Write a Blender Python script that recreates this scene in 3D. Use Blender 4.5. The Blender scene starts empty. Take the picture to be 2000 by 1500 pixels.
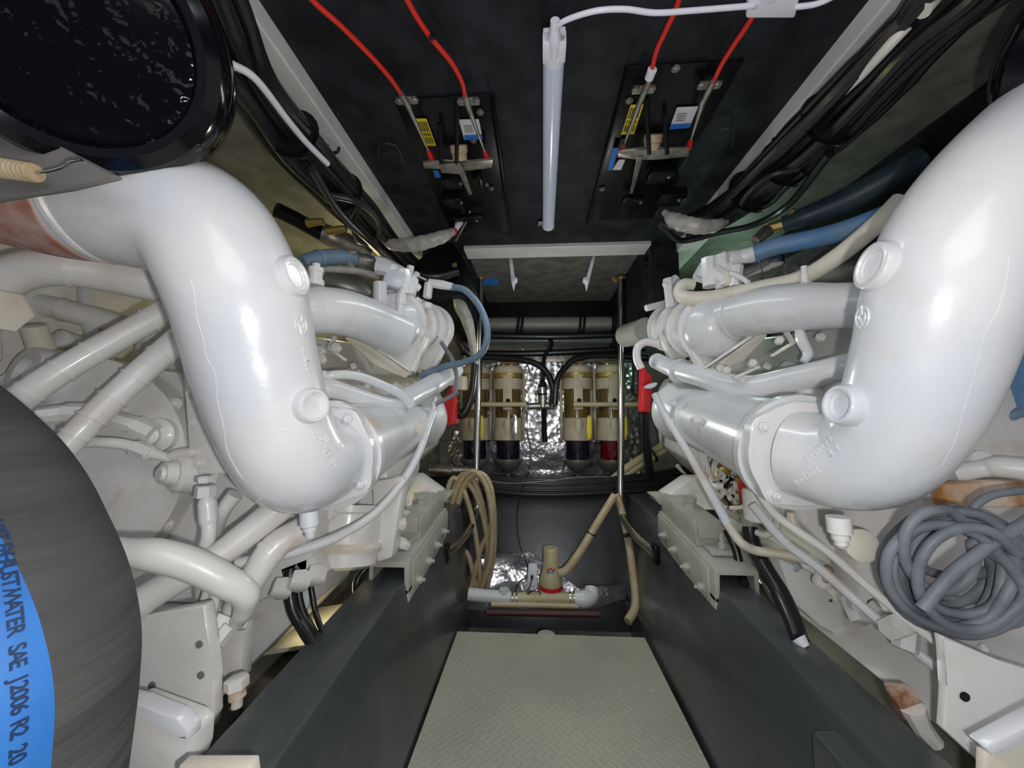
import bpy, bmesh, math, random
from mathutils import Vector, Matrix, Euler
from mathutils.bvhtree import BVHTree
random.seed(7)
C = bpy.context.scene.collection
scn = bpy.context.scene
R = math.radians
# ---------------------------------------------------------------- camera, world, lights, exposure
H = 0.95                                    # eye height above the bilge
F = 750.0                                   # focal length in pixels of the 2000x1500 frame
cd = bpy.data.cameras.new('camera'); cam = bpy.data.objects.new('camera', cd); C.objects.link(cam)
cd.sensor_width = 36; cd.lens = F / 2000 * 36; cd.clip_start = 0.01
cam.location = (0, 0, H); cam.rotation_euler = (R(90 + 5.33), 0, R(3.43))
scn.camera = cam
MW = Euler((R(90 + 5.33), 0, R(3.43))).to_matrix()
w = bpy.data.worlds.new('world'); scn.world = w; w.use_nodes = True
w.node_tree.nodes['Background'].inputs[0].default_value = (.72, .8, 1, 1)
w.node_tree.nodes['Background'].inputs[1].default_value = 0.2
def lamp(name, kind, loc, power, col=(1, 1, 1), size=.01, rot=None, sy=None):
    l = bpy.data.lights.new(name, kind); o = bpy.data.objects.new(name, l); C.objects.link(o)
    l.energy = power; l.color = col; o.location = loc
    if kind == 'AREA':
        l.size = size
        if sy: l.shape = 'RECTANGLE'; l.size_y = sy
    else: l.shadow_soft_size = size
    if rot: o.rotation_euler = rot
    return o
lamp('camera_flash', 'POINT', (.045, .0, H - .035), 12, (1, .98, .955), .008)
lamp('overhead_fill', 'AREA', (.05, -.25, H + .55), 3.0, (.97, .98, 1), .7, (R(50), 0, 0), .5)  # added soft fill above and behind the camera, stands in for ambient light
lamp('tube_lamp_glow', 'AREA', (.04, 1.0, H + .62), 1.6, (.9, .95, 1), .03, (0, 0, 0), .6)
lamp('work_lamp_port', 'POINT', (-.78, 1.55, H + .52), 1.6, (1, .86, .42), .03)
lamp('work_lamp_starboard', 'POINT', (.85, 1.6, H + .5), 1.1, (.6, 1, .72), .03)
lamp('bilge_fill_port', 'POINT', (-.62, 1.08, H - .46), .7, (1, .88, .55), .03)  # added fill that brightens the port bilge floor, no fixture
lamp('bilge_fill_starboard', 'POINT', (.62, 1.2, H - .5), .4, (.92, 1, .78), .03)  # added fill for the starboard bilge, no fixture
lamp('bulkhead_fill', 'POINT', (.10, 1.55, H + .15), 3.0, (.95, 1, .93), .05)  # added fill that lifts the filters and foil, no fixture
scn.view_settings.view_transform = 'Standard'; scn.view_settings.look = 'None'
scn.view_settings.gamma = 1; scn.view_settings.use_curve_mapping = False
scn.view_settings.exposure = 0.12
# ---------------------------------------------------------------- rays into the scene
CO = Vector((0, 0, H))
def ray(px, py): return MW @ Vector(((px - 1000) / F, (750 - py) / F, -1))
def W(px, py, Y): d = ray(px, py); return CO + d * (Y / d.y)
def G(px, py, z): d = ray(px, py); return CO + d * (z / d.z)         # z relative to the eye
def GX(px, py, x): d = ray(px, py); return CO + d * (x / d.x)
def V(x, y, z): return Vector((x, y, z + H))
def P(p):
    if isinstance(p, Vector): return p
    return W(*p)
def rr(hw, Y): return hw * Y / F * .95
# ---------------------------------------------------------------- materials
MATS = {}
def pm(name, col, rough=.5, metal=0, col2=None, scale=6, bump=0, bscale=40, mix=(.4, .65), coat=0, spec=.5, kind='noise', detail=4, stretch=None, bdist=.004, stain=None):
    m = bpy.data.materials.new(name); m.use_nodes = True; n = m.node_tree.nodes; L = m.node_tree.links
    b = n['Principled BSDF']; b.inputs['Roughness'].default_value = rough; b.inputs['Metallic'].default_value = metal
    b.inputs['Base Color'].default_value = (*col, 1); b.inputs['Specular IOR Level'].default_value = spec
    if coat: b.inputs['Coat Weight'].default_value = coat; b.inputs['Coat Roughness'].default_value = .12
    g = n.new('ShaderNodeNewGeometry'); src = g.outputs['Position']
    if stretch:
        mp = n.new('ShaderNodeMapping'); mp.inputs['Scale'].default_value = stretch; L.new(src, mp.inputs[0]); src = mp.outputs[0]
    if col2:
        t = n.new('ShaderNodeTexNoise'); t.inputs['Scale'].default_value = scale; t.inputs['Detail'].default_value = detail
        r = n.new('ShaderNodeValToRGB'); r.color_ramp.elements[0].position = mix[0]; r.color_ramp.elements[1].position = mix[1]
        r.color_ramp.elements[0].color = (*col, 1); r.color_ramp.elements[1].color = (*col2, 1)
        L.new(src, t.inputs['Vector']); L.new(t.outputs[0], r.inputs[0]); L.new(r.outputs[0], b.inputs['Base Color'])
    if stain:                                                       # rust bleed and yellowed patches in the paint
        sc_, lo, hi, amt = stain[1:]
        t3 = n.new('ShaderNodeTexNoise'); t3.inputs['Scale'].default_value = stain[1]; t3.inputs['Detail'].default_value = 5; t3.inputs['Distortion'].default_value = .6
        mr = n.new('ShaderNodeMapRange'); mr.inputs['From Min'].default_value = lo; mr.inputs['From Max'].default_value = hi; mr.inputs['To Max'].default_value = amt
        mx = n.new('ShaderNodeMix'); mx.data_type = 'RGBA'; mx.inputs['B'].default_value = (*stain[0], 1)
        L.new(src, t3.inputs['Vector']); L.new(t3.outputs[0], mr.inputs['Value']); L.new(mr.outputs[0], mx.inputs['Factor']); L.new(r.outputs[0], mx.inputs['A']); L.new(mx.outputs['Result'], b.inputs['Base Color'])
    if bump:
        t2 = n.new('ShaderNodeTexVoronoi' if kind == 'voronoi' else 'ShaderNodeTexWave' if kind == 'wave' else 'ShaderNodeTexNoise')
        t2.inputs['Scale'].default_value = bscale
        if kind == 'wave': t2.inputs['Distortion'].default_value = 3.0; t2.bands_direction = 'Z'
        L.new(src, t2.inputs['Vector'])
        bp = n.new('ShaderNodeBump'); bp.inputs['Strength'].default_value = bump; bp.inputs['Distance'].default_value = bdist
        L.new(t2.outputs[0], bp.inputs['Height']); L.new(bp.outputs[0], b.inputs['Normal'])
    MATS[name] = m; return m
white = pm('white_engine_paint', (.78, .775, .77), .30, 0, (.68, .705, .75), 4.5, .22, 34, (.42, .62), coat=.4, stain=((.62, .47, .36), 5.5, .60, .74, .55))
white2 = pm('aged_white_paint', (.80, .79, .77), .36, 0, (.68, .645, .60), 9, .15, 50, (.48, .8), coat=.3, stain=((.50, .30, .17), 9, .64, .76, .6))
silver = pm('silver_white_paint', (.74, .75, .76), .33, .0, (.65, .665, .68), 7, .18, 40, coat=.3, stain=((.58, .42, .30), 8, .62, .76, .55))
cream = pm('cream_paint', (.70, .66, .56), .5, 0, (.60, .52, .40), 12, .1, 50, (.5, .8))
stained = pm('stained_white_paint', (.72, .70, .68), .4, 0, (.45, .24, .12), 7, .1, 50, (.58, .78))
copper = pm('rusty_copper', (.42, .17, .11), .6, 0, (.62, .45, .42), 22, .3, 60, (.35, .65))
rust = pm('rust', (.26, .10, .04), .8, 0, (.60, .50, .40), 34, .4, 120, (.38, .62))
rusty = pm('rust_streaked_paint', (.66, .55, .44), .5, 0, (.42, .19, .05), 22, .1, 60, (.45, .68), stretch=(1, 1, .35))
lining = pm('ceiling_lining', (.008, .009, .012), .6, 0, (.020, .022, .028), 14, .3, 160, spec=.2)
speck = pm('speckled_hull_lining', (.17, .17, .15), .55, 0, (.11, .115, .10), 16, .35, 55, (.4, .6))
hullgrey = pm('grey_bilge_paint', (.045, .054, .053), .38, 0, (.095, .10, .115), 3.2, .06, 20, (.45, .72), coat=.25)  # bluish mottle in the colour hints at a soft sheen on the stringers
bilge = pm('bilge_floor_paint', (.26, .26, .22), .55, 0, (.17, .17, .15), 7, .1, 20)
beamw = pm('white_beam_paint', (.66, .66, .65), .4, 0, (.58, .58, .57), 10)
black = pm('black_rubber', (.008, .008, .01), .35, coat=.1)
gloss = pm('glossy_black', (.003, .003, .005), .12, 0, None, bump=.3, bscale=14, coat=.0, spec=.45)
wrinkled = pm('wrinkled_black_plastic', (.003, .003, .005), .10, 0, None, bump=1.0, bscale=38, coat=.0, spec=.4, bdist=.010)
blackp = pm('black_painted_metal', (.004, .004, .005), .3, spec=.25)
greyh = pm('grey_hose_rubber', (.20, .225, .25), .55, 0, (.13, .145, .17), 16, .15, 80)
bigh = pm('charcoal_hose_rubber', (.050, .050, .052), .8, 0, (.085, .083, .082), 7, .9, 24, stretch=(.3, .3, 2.6), bdist=.006)
bluestripe = pm('blue_hose_stripe', (.015, .125, .42), .6, 0, (.025, .17, .52), 12, .3, 22)
blueh = pm('blue_grey_hose', (.16, .25, .34), .5, 0, (.12, .18, .24), 18, .1, 60)
bluer = pm('blue_hose', (.10, .23, .45), .5, 0, (.17, .25, .34), 9)
steel = pm('stainless_steel', (.55, .55, .53), .18, 1)
dsteel = pm('dull_steel', (.36, .34, .30), .4, .8, (.22, .2, .17), 40)
redc = pm('red_cable_jacket', (.62, .025, .012), .4)
redp = pm('red_plastic', (.55, .008, .012), .4)
yell = pm('yellow_label', (.75, .58, .01), .5)
whitep = pm('white_plastic', (.74, .75, .82), .35)
labelw = pm('white_label', (.62, .63, .68), .5)
labelb = pm('blue_label', (.02, .16, .6), .5)
ink = pm('dark_ink', (.03, .03, .03), .6)
inkb = pm('blue_ink', (.005, .025, .09), .7)
pvcw = pm('white_pvc', (.66, .70, .68), .35)
tan = pm('tan_hose', (.47, .38, .24), .5, 0, (.40, .30, .17), 20)
tanp = pm('tan_pipe', (.55, .47, .30), .5, 0, (.45, .40, .22), 8)
filt = pm('filter_beige', (.50, .44, .33), .45, 0, (.42, .36, .26), 14)
amber = pm('amber_bowl', (.10, .055, .015), .15, 0, (.16, .11, .03), 10, coat=.5)
purple = pm('dark_fuel_bowl', (.012, .006, .02), .08, coat=.8)
redfuel = pm('red_fuel_bowl', (.10, .003, .01), .08, coat=.8)
alum = pm('cast_aluminium', (.33, .33, .31), .4, .7)
brass = pm('brass', (.42, .30, .10), .45, .7)
foil = pm('foil_insulation', (.62, .62, .62), .22, .9, (.36, .36, .36), 20, 1.0, 30, kind='voronoi')
film = pm('silver_film', (.3, .3, .31), .2, .6, (.1, .1, .11), 8, 1.0, 24)
pipeg = pm('grey_pipe', (.27, .28, .25), .4)
foam = pm('orange_foam', (.55, .30, .08), .9, bump=.5, bscale=60)
clearh = pm('translucent_cable_sleeve', (.42, .40, .36), .35, 0, (.30, .29, .27), 30)
duct = pm('grey_panel', (.20, .19, .18), .6, 0, (.15, .145, .14), 5)
wcream = pm('white_wiring', (.6, .58, .52), .5)
# diamond plate walkway
plate_m = pm('tread_plate_paint', (.47, .455, .37), .5, 0, (.40, .385, .32), 4, 0)
def tread(m):
    n = m.node_tree.nodes; L = m.node_tree.links
    g = n.new('ShaderNodeNewGeometry'); mp = n.new('ShaderNodeMapping'); mp.inputs['Rotation'].default_value = (0, 0, R(45)); mp.inputs['Scale'].default_value = (42, 42, 42)
    v = n.new('ShaderNodeTexBrick'); v.inputs['Mortar Size'].default_value = .12; v.inputs['Scale'].default_value = 1.0
    v.inputs['Color1'].default_value = (1, 1, 1, 1); v.inputs['Color2'].default_value = (1, 1, 1, 1); v.inputs['Mortar'].default_value = (0, 0, 0, 1)
    ck = n.new('ShaderNodeTexChecker'); ck.inputs['Scale'].default_value = 1.0
    w1 = n.new('ShaderNodeTexWave'); w1.bands_direction = 'X'; w1.inputs['Scale'].default_value = .5
    w2 = n.new('ShaderNodeTexWave'); w2.bands_direction = 'Y'; w2.inputs['Scale'].default_value = .5
    mx = n.new('ShaderNodeMix'); L.new(g.outputs['Position'], mp.inputs[0])
    for t in (ck, w1, w2): L.new(mp.outputs[0], t.inputs['Vector'])
    L.new(ck.outputs['Fac'], mx.inputs[0]); L.new(w1.outputs['Fac'], mx.inputs[2]); L.new(w2.outputs['Fac'], mx.inputs[3])
    pw = n.new('ShaderNodeMath'); pw.operation = 'POWER'; pw.inputs[1].default_value = 5; L.new(mx.outputs[0], pw.inputs[0])
    bp = n.new('ShaderNodeBump'); bp.inputs['Strength'].default_value = .5; bp.inputs['Distance'].default_value = .0015
    L.new(pw.outputs[0], bp.inputs['Height']); L.new(bp.outputs[0], n['Principled BSDF'].inputs['Normal'])
tread(plate_m)
# ---------------------------------------------------------------- mesh helpers
WL = {}
def catmull(pts, n):
    out = []; N = len(pts)
    if N == 2: return [pts[0].lerp(pts[1], i / n) for i in range(n + 1)]
    for i in range(N - 1):
        p0 = pts[i - 1] if i else pts[0] * 2 - pts[1]; p1 = pts[i]; p2 = pts[i + 1]
        p3 = pts[i + 2] if i + 2 < N else p2 * 2 - p1
        for k in range(n):
            t = k / n
            out.append(.5 * ((2 * p1) + (p2 - p0) * t + (2 * p0 - 5 * p1 + 4 * p2 - p3) * t * t + (3 * p1 - p0 - 3 * p2 + p3) * t ** 3))
    out.append(pts[-1]); return out
def frames(path, up=None):
    T = []
    for i in range(len(path)):
        a = path[max(i - 1, 0)]; b = path[min(i + 1, len(path) - 1)]; T.append((b - a).normalized())
    u = up or Vector((0, 0, 1))
    if abs(T[0].dot(u)) > .95: u = Vector((0, 1, 0))
    n = (u - T[0] * u.dot(T[0])).normalized(); fr = []
    for t in T:
        n = (n - t * n.dot(t)).normalized(); fr.append((t, n, t.cross(n)))
    return fr
def tube_b(bm, pts, r, seg=14, n=6, flat=1.0, wave=None, cap=True, flatv=None):
    """pts: list of Vector / (px,py,Y); r: metres (<1) or half-width in px, one value or one per point"""
    ps = [P(p) for p in pts]; rl = list(r) if isinstance(r, (list, tuple)) else [r] * len(ps)
    rl = [x if x < 1 else rr(x, p.y) for x, p in zip(rl, ps)]
    path = catmull(ps, n) if len(ps) > 2 else catmull(ps, 2 if wave is None else 90)
    M = len(path) - 1; K = len(rl) - 1; fr = frames(path, flatv); rings = []
    for i, p in enumerate(path):
        u = i / M * K; k = min(int(u), K - 1); f = u - k; f = f * f * (3 - 2 * f); rad = rl[k] * (1 - f) + rl[k + 1] * f
        if wave: rad *= wave(i / M)
        t, a, b = fr[i]
        rings.append([bm.verts.new(p + (a * math.cos(q) * flat + b * math.sin(q)) * rad) for q in [2 * math.pi * j / seg for j in range(seg)]])
    for A, B in zip(rings, rings[1:]):
        for j in range(seg): bm.faces.new((A[j], A[(j + 1) % seg], B[(j + 1) % seg], B[j]))
    if cap:
        bm.faces.new(rings[0][::-1]); bm.faces.new(rings[-1])
def lathe_b(bm, prof, org, axis, seg=32):
    """prof: list of (t along axis, radius)"""
    ax = Vector(axis).normalized(); u = Vector((0, 0, 1)) if abs(ax.z) < .9 else Vector((1, 0, 0))
    a = (u - ax * u.dot(ax)).normalized(); b = ax.cross(a); rings = []
    for t, r in prof:
        if r < 1e-5: rings.append([bm.verts.new(org + ax * t)])
        else: rings.append([bm.verts.new(org + ax * t + (a * math.cos(q) + b * math.sin(q)) * r) for q in [2 * math.pi * (j + .5) / seg for j in range(seg)]])
    for A, B in zip(rings, rings[1:]):
        if len(A) == 1 and len(B) == 1: continue
        for j in range(seg):
            if len(A) == 1: bm.faces.new((A[0], B[(j + 1) % seg], B[j]))
            elif len(B) == 1: bm.faces.new((A[j], A[(j + 1) % seg], B[0]))
            else: bm.faces.new((A[j], A[(j + 1) % seg], B[(j + 1) % seg], B[j]))
    if len(rings[0]) > 1: bm.faces.new(rings[0][::-1])
    if len(rings[-1]) > 1: bm.faces.new(rings[-1])
def bev(bm, geom_verts, off):
    if off <= 0: return
    ed = set()
    for v in geom_verts:
        for e in v.link_edges: ed.add(e)
    bmesh.ops.bevel(bm, geom=list(ed), offset=off, segments=2, affect='EDGES', profile=.5)
def box_b(bm, c, s, rot=None, b=.002):
    M = Matrix.Translation(c) @ ((rot if rot else Matrix.Identity(3)).to_4x4()) @ Matrix.Diagonal((*s, 1))
    r = bmesh.ops.create_cube(bm, size=1, matrix=M); bev(bm, r['verts'], min(b, min(s) * .3))
def prism_b(bm, pts, vec, b=.002):
    """polygon of points (Vector or pixel triples) pushed along vec"""
    ps = [P(p) for p in pts]; vec = Vector(vec)
    A = [bm.verts.new(p) for p in ps]; B = [bm.verts.new(p + vec) for p in ps]; n = len(ps)
    bm.faces.new(A[::-1]); bm.faces.new(B)
    for j in range(n): bm.faces.new((A[j], A[(j + 1) % n], B[(j + 1) % n], B[j]))
    bev(bm, A + B, b)
def mk(name, bm, mat, parent=None, smooth=True, ang=35, kind=None, label=None):
    bmesh.ops.recalc_face_normals(bm, faces=bm.faces)
    if not len(bm.verts): raise ValueError(name)
    lo = Vector([min(v.co[i] for v in bm.verts) for i in range(3)]); hi = Vector([max(v.co[i] for v in bm.verts) for i in range(3)])
    c = (lo + hi) / 2; bmesh.ops.translate(bm, verts=bm.verts, vec=-c)
    me = bpy.data.meshes.new(name); bm.to_mesh(me); bm.free(); me.materials.append(mat)
    if smooth: me.shade_smooth(); me.set_sharp_from_angle(angle=R(ang))
    o = bpy.data.objects.new(name, me); C.objects.link(o); WL[o.name] = c
    if parent: o.parent = parent; o.location = c - WL[parent.name]
    else: o.location = c
    if kind: o['kind'] = kind
    if label: o['label'] = label
    return o
def tag(o, label, cat, group=None):
    o['label'] = label; o['category'] = cat
    if group: o['group'] = group
    return o
def thing(name, label, cat, loc, group=None):
    o = bpy.data.objects.new(name, None); C.objects.link(o); o.location = P(loc); o.empty_display_size = .02
    WL[o.name] = Vector(o.location); return tag(o, label, cat, group)
B = bmesh.new
def tube(name, par, mat, pts, r, **k):
    lab = k.pop('label', None); bm = B(); tube_b(bm, pts, r, **k); return mk(name, bm, mat, par, label=lab)
def lathe(name, par, mat, prof, org, axis, seg=32, label=None):
    bm = B(); lathe_b(bm, prof, P(org), axis, seg); return mk(name, bm, mat, par, label=label)
def box(name, par, mat, c, s, rot=None, b=.002, label=None):
    bm = B(); box_b(bm, P(c), s, rot, b); return mk(name, bm, mat, par, label=label)
def prism(name, par, mat, pts, vec, b=.002, label=None):
    bm = B(); prism_b(bm, pts, vec, b); return mk(name, bm, mat, par, label=label)
def bolt(par, mat, p, axis, r=.007, h=.006, name='bolt'):
    """hex head on a washer, axis points out of the surface"""
    bm = B(); p = P(p); a = Vector(axis).normalized()
    lathe_b(bm, [(-.002, r * 1.35), (.0015, r * 1.35), (.0015, r * 1.3)], p, a, 16)
    lathe_b(bm, [(.0015, r), (h * .8, r), (h, r * .85)], p, a, 6)
    lathe_b(bm, [(h, r * .5), (h * 1.5, r * .5), (h * 1.6, r * .35)], p, a, 10)
    return mk(name, bm, mat, par, ang=25)
def ring(name, par, mat, pts, r, wd=.008, th=.0025, label=None):
    """a band round a hose between two points"""
    a, b = P(pts[0]), P(pts[1]); d = (b - a).normalized(); m = (a + b) / 2; r = r if r < 1 else rr(r, m.y)
    return lathe(name, par, mat, [(-wd / 2, r), (-wd / 2, r + th), (wd / 2, r + th), (wd / 2, r)], m, d, 28, label)
def clampb(bm, pts, r, at, wd=.008, th=.0025):
    ps = [P(p) for p in pts]; path = catmull(ps, 12); i = min(int(at * (len(path) - 1)), len(path) - 2)
    d = (path[i + 1] - path[i]).normalized(); r = r if r < 1 else rr(r, path[i].y)
    lathe_b(bm, [(-wd / 2, r * .95), (-wd / 2, r + th), (wd / 2, r + th), (wd / 2, r * .95)], path[i], d, 26)
def hose(name, par, mat, pts, r, clamps=(), cm=None, wd=.008, th=.0025, label=None, **k):
    o = tube(name, par, mat, pts, r, label=label, **k)
    r0 = r if not isinstance(r, (list, tuple)) else sum(r) / len(r)
    for c in clamps:
        bm = B(); clampb(bm, pts, r0, c, wd, th); mk('hose_clamp', bm, cm or mat, o)
    return o
def bvh(o):
    me = o.data; wl = WL[o.name]
    return BVHTree.FromPolygons([v.co + wl for v in me.vertices], [tuple(p.vertices) for p in me.polygons])
def hit(tree, px, py):
    for k in range(30):                                             # step inward when the ray just misses the silhouette
        h = tree.ray_cast(CO, ray(px + (-3 * k if px < 1000 else 3 * k), py).normalized())
        if h[0] is not None: return h[0], h[1]
    return None, None
_fc = {}
def glyph(s, size, depth, fat=0):
    c = bpy.data.curves.new('t', 'FONT'); c.offset = fat; c.body = s; c.size = size; c.extrude = depth; c.align_x = 'CENTER'; c.align_y = 'CENTER'; c.resolution_u = 3
    o = bpy.data.objects.new('t', c); C.objects.link(o)
    me = bpy.data.meshes.new_from_object(o.evaluated_get(bpy.context.evaluated_depsgraph_get()))
    bm = B(); bm.from_mesh(me); bpy.data.objects.remove(o); bpy.data.curves.remove(c); bpy.data.meshes.remove(me); return bm
def emboss(name, par, mat, text, p0, p1, size, tree, depth=.0018, flip=False):
    """characters laid on a surface between two pixels, one mesh"""
    out = B(); n = len(text)
    for i, ch in enumerate(text):
        if ch == ' ': continue
        f = i / max(n - 1, 1); px = p0[0] + (p1[0] - p0[0]) * f; py = p0[1] + (p1[1] - p0[1]) * f
        a, nn = hit(tree, px, py); b, _ = hit(tree, px + (p1[0] - p0[0]) * .03, py + (p1[1] - p0[1]) * .03)
        if a is None or b is None: continue
        if nn.dot(CO - a) < 0: nn = -nn
        x = (b - a); x = (x - nn * x.dot(nn)).normalized(); y = nn.cross(x)
        if flip: x, y = -x, -y
        g = glyph(ch, size, depth, .0005); M = Matrix((x, y, nn)).transposed().to_4x4(); M.translation = a
        me = bpy.data.meshes.new('t'); g.transform(M); g.to_mesh(me); g.free(); out.from_mesh(me); bpy.data.meshes.remove(me)
    if not len(out.verts): out.free(); return None
    return mk(name, out, mat, par, smooth=False)
def flat_text(name, par, mat, text, org, x, y, size, depth=.0003):
    g = glyph(text, size, depth); x = Vector(x).normalized(); y = Vector(y); y = (y - x * y.dot(x)).normalized(); n = x.cross(y)
    M = Matrix((x, y, n)).transposed().to_4x4(); M.translation = P(org); g.transform(M); return mk(name, g, mat, par, smooth=False)
def struct(name, bm, m, smooth=False): o = mk(name, bm, m, None, smooth=smooth); o['kind'] = 'structure'; return o
def sbox(name, m, x0, x1, y0, y1, z0, z1, b=.002):
    bm = B(); box_b(bm, V((x0 + x1) / 2, (y0 + y1) / 2, (z0 + z1) / 2), (x1 - x0, y1 - y0, z1 - z0), None, b); return struct(name, bm, m)
XM = .055                                    # centre plane of the boat
def MX(s, d, y, z): return V(XM + s * d, y, z)
# ================================================================ THE SETTING
sbox('floor', bilge, -1.4, 1.5, -.5, 2.5, -.95, -.90)
def hullbottom(s, n):
    bm = B(); x0 = XM + s * .44; x1 = XM + s * 1.15
    prism_b(bm, [V(x0, -.5, -.72), V(x1, -.5, -.52), V(x1, -.5, -.56), V(x0, -.5, -.76)], (0, 2.95, 0), 0); o = struct('floor', bm, bilge)
hullbottom(-1, 1); hullbottom(1, 2)
sbox('wall_front', speck, -1.4, 1.5, 2.42, 2.46, -.95, .76)
sbox('wall_left', white2, -1.16, -1.12, -.5, 2.44, -.9, .72)
sbox('wall_right', stained, 1.12, 1.16, -.5, 2.44, -.9, .40)
sbox('wall_right', lining, .955, 1.16, -.5, 2.44, .40, .72)
sbox('ceiling', lining, -.49, .60, -.1, 1.5, .70, .74)
sbox('ceiling', speck, -1.2, -.49, -.1, 2.44, .71, .75)
sbox('ceiling', speck, .60, 1.2, -.1, 2.44, .71, .75)
sbox('ceiling', speck, -.49, .60, 1.5, 2.44, .73, .77)
sbox('trim_1', beamw, -.54, -.458, -.1, 2.4, .66, .71, .003)
sbox('trim_2', beamw, .562, .64, -.1, 2.4, .66, .71, .003)
sbox('trim_3', beamw, -.285, .46, 1.48, 1.575, .685, .725, .003)
# black uprights beside the recessed overhead
sbox('trim_4', lining, -.47, -.29, 1.5, 2.42, .50, .73)
sbox('trim_5', lining, .46, .57, 1.5, 2.42, .40, .73)
sbox('trim_6', blackp, -.47, .57, 2.33, 2.42, .58, .73)
# engine stringers
def stringer(poly, name):
    bm = B(); A = []; Bv = []; n = len(poly)
    for x, z in poly:
        k = 1 if z > -.5 else 0
        A.append(bm.verts.new(V(x, -.5, z - .065 * 1.5 * k))); Bv.append(bm.verts.new(V(x, 2.4, z + .065 * 1.4 * k)))
    bm.faces.new(A); bm.faces.new(Bv[::-1])
    for j in range(n): bm.faces.new((A[j], A[(j + 1) % n], Bv[(j + 1) % n], Bv[j]))
    bev(bm, A + Bv, .012); return struct(name, bm, hullgrey, True)
stringer([(-.333, -.407), (-.443, -.407), (-.47, -.92), (-.29, -.92), (-.287, -.74)], 'trim_7')
stringer([(.445, -.407), (.530, -.407), (.56, -.92), (.40, -.92), (.385, -.74)], 'trim_8')
bm = B(); prism_b(bm, [V(.402, -.5, -.90), V(.402, .645, -.90), V(.405, .645, -.455), V(.405, -.5, -.52)], (.1, 0, 0), .012); struct('trim_9', bm, hullgrey, True)
# forward end of the bilge: sloping face and shelf
bm = B(); prism_b(bm, [V(-.42, 1.93, -.37), V(-.42, 1.80, -.80), V(-.42, 1.74, -.92), V(-.42, 2.44, -.92), V(-.42, 2.44, -.37)], (.95, 0, 0), .006)
struct('wall_front', bm, pm('dark_bilge_film', (.045, .048, .055), .3, .1, (.03, .032, .036), 5, .25, 12), True)
# walkway tread plate
t = thing('walkway_plate', 'cream painted steel tread plate walkway between the two grey stringers', 'floor plate', V(.047, .5, -.755))
bm = B(); box_b(bm, V(.047, .53, -.753), (.655, 1.80, .006), None, .001)
mk('plate_panel', bm, plate_m, t, smooth=False)
lathe('lift_tab', t, plate_m, [(-.004, .03), (.002, .03), (.003, .027)], V(.035, 1.425, -.75), (0, 0, 1), 20)
for px, py, r in ((1278, 1348, .010), (1213, 1352, .006), (882, 1340, .004)):
    p = G(px, py, -.7495); bm = B(); 
    for k in range(5): lathe_b(bm, [(0, r * random.uniform(.3, .6)), (.0006, r * .3)], p + Vector((random.uniform(-r, r), random.uniform(-r, r) * .6, 0)), (0, 0, 1), 9)
    mk('rust_chip', bm, rust, t)
# sound-proofing mirror film with creases, at the foot of the sloping face
tag(mk('film_sheet', (lambda bm: (prism_b(bm, [(905, 1085, 1.80), (1035, 1078, 1.80), (1130, 1150, 1.77), (1228, 1140, 1.76), (1222, 1170, 1.74), (1100, 1205, 1.70), (905, 1190, 1.70)], (0, .006, 0), .001), bm)[1])(B()), film), 'crumpled silver film sheet around the foot of the sloping bilge face', 'insulation film')
# foil panels on the bulkhead
def foilpanel(x0, y0, x1, y1, Y, lab, cat='insulation panel', m=foil):
    a = W(x0, y0, Y); b = W(x1, y1, Y); bm = B(); nx = 14; ny = 14; vs = []
    for i in range(nx + 1):
        for j in range(ny + 1):
            vs.append(bm.verts.new(Vector((a.x + (b.x - a.x) * i / nx, Y - random.uniform(0, .006), a.z + (b.z - a.z) * j / ny))))
    for i in range(nx):
        for j in range(ny): bm.faces.new([vs[i * (ny + 1) + j], vs[(i + 1) * (ny + 1) + j], vs[(i + 1) * (ny + 1) + j + 1], vs[i * (ny + 1) + j + 1]])
    r = bmesh.ops.extrude_face_region(bm, geom=bm.faces[:]); bmesh.ops.translate(bm, verts=[v for v in r['geom'] if isinstance(v, bmesh.types.BMVert)], vec=(0, .02, 0))
    return tag(mk('foil_panel', bm, m), lab, cat)
foilpanel(885, 705, 1062, 940, 2.385, 'wrinkled silver foil panel behind the left pair of fuel filters')
foilpanel(1064, 705, 1250, 945, 2.385, 'wrinkled silver foil panel behind the right pair of fuel filters')
foilpanel(860, 862, 1180, 944, 2.36, 'smooth grey film sheet low behind the filter bowls', m=film)
# ================================================================ OVERHEAD
# LED batten
t = thing('tube_light', 'white slim tube light with frosted cover fixed along the black overhead', 'light', V(.03, 1.0, .69))
a = G(1083, 78, .665); b = G(1071, 448, .665)
dr = (b - a).normalized(); sd = dr.cross(Vector((0, 0, 1))).normalized(); Mr = Matrix((sd, dr, Vector((0, 0, 1)))).transposed()
L = (b - a).length
box('light_housing', t, whitep, (a + b) / 2 + Vector((0, 0, .018)), (.040, L, .016), Mr, .002)
def halfround(bm, p, q, r, up):
    d = (q - p).normalized(); s = d.cross(up).normalized(); n = 14; A = []; Bv = []
    for i in range(n + 1):
        th = math.pi * i / n; o = s * math.cos(th) * r - up * math.sin(th) * r * .8
        A.append(bm.verts.new(p + o)); Bv.append(bm.verts.new(q + o))
    bm.faces.new(A); bm.faces.new(Bv[::-1])
    for i in range(n): bm.faces.new((A[i], A[i + 1], Bv[i + 1], Bv[i]))
    bm.faces.new((A[0], Bv[0], Bv[n], A[n]))
up = Vector((0, 0, 1)); bm = B(); halfround(bm, a + dr * .05 + up * .010, b - dr * .008 + up * .010, .0195, up)
frost = pm('frosted_diffuser', (.50, .54, .64), .25, coat=.5)
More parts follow.
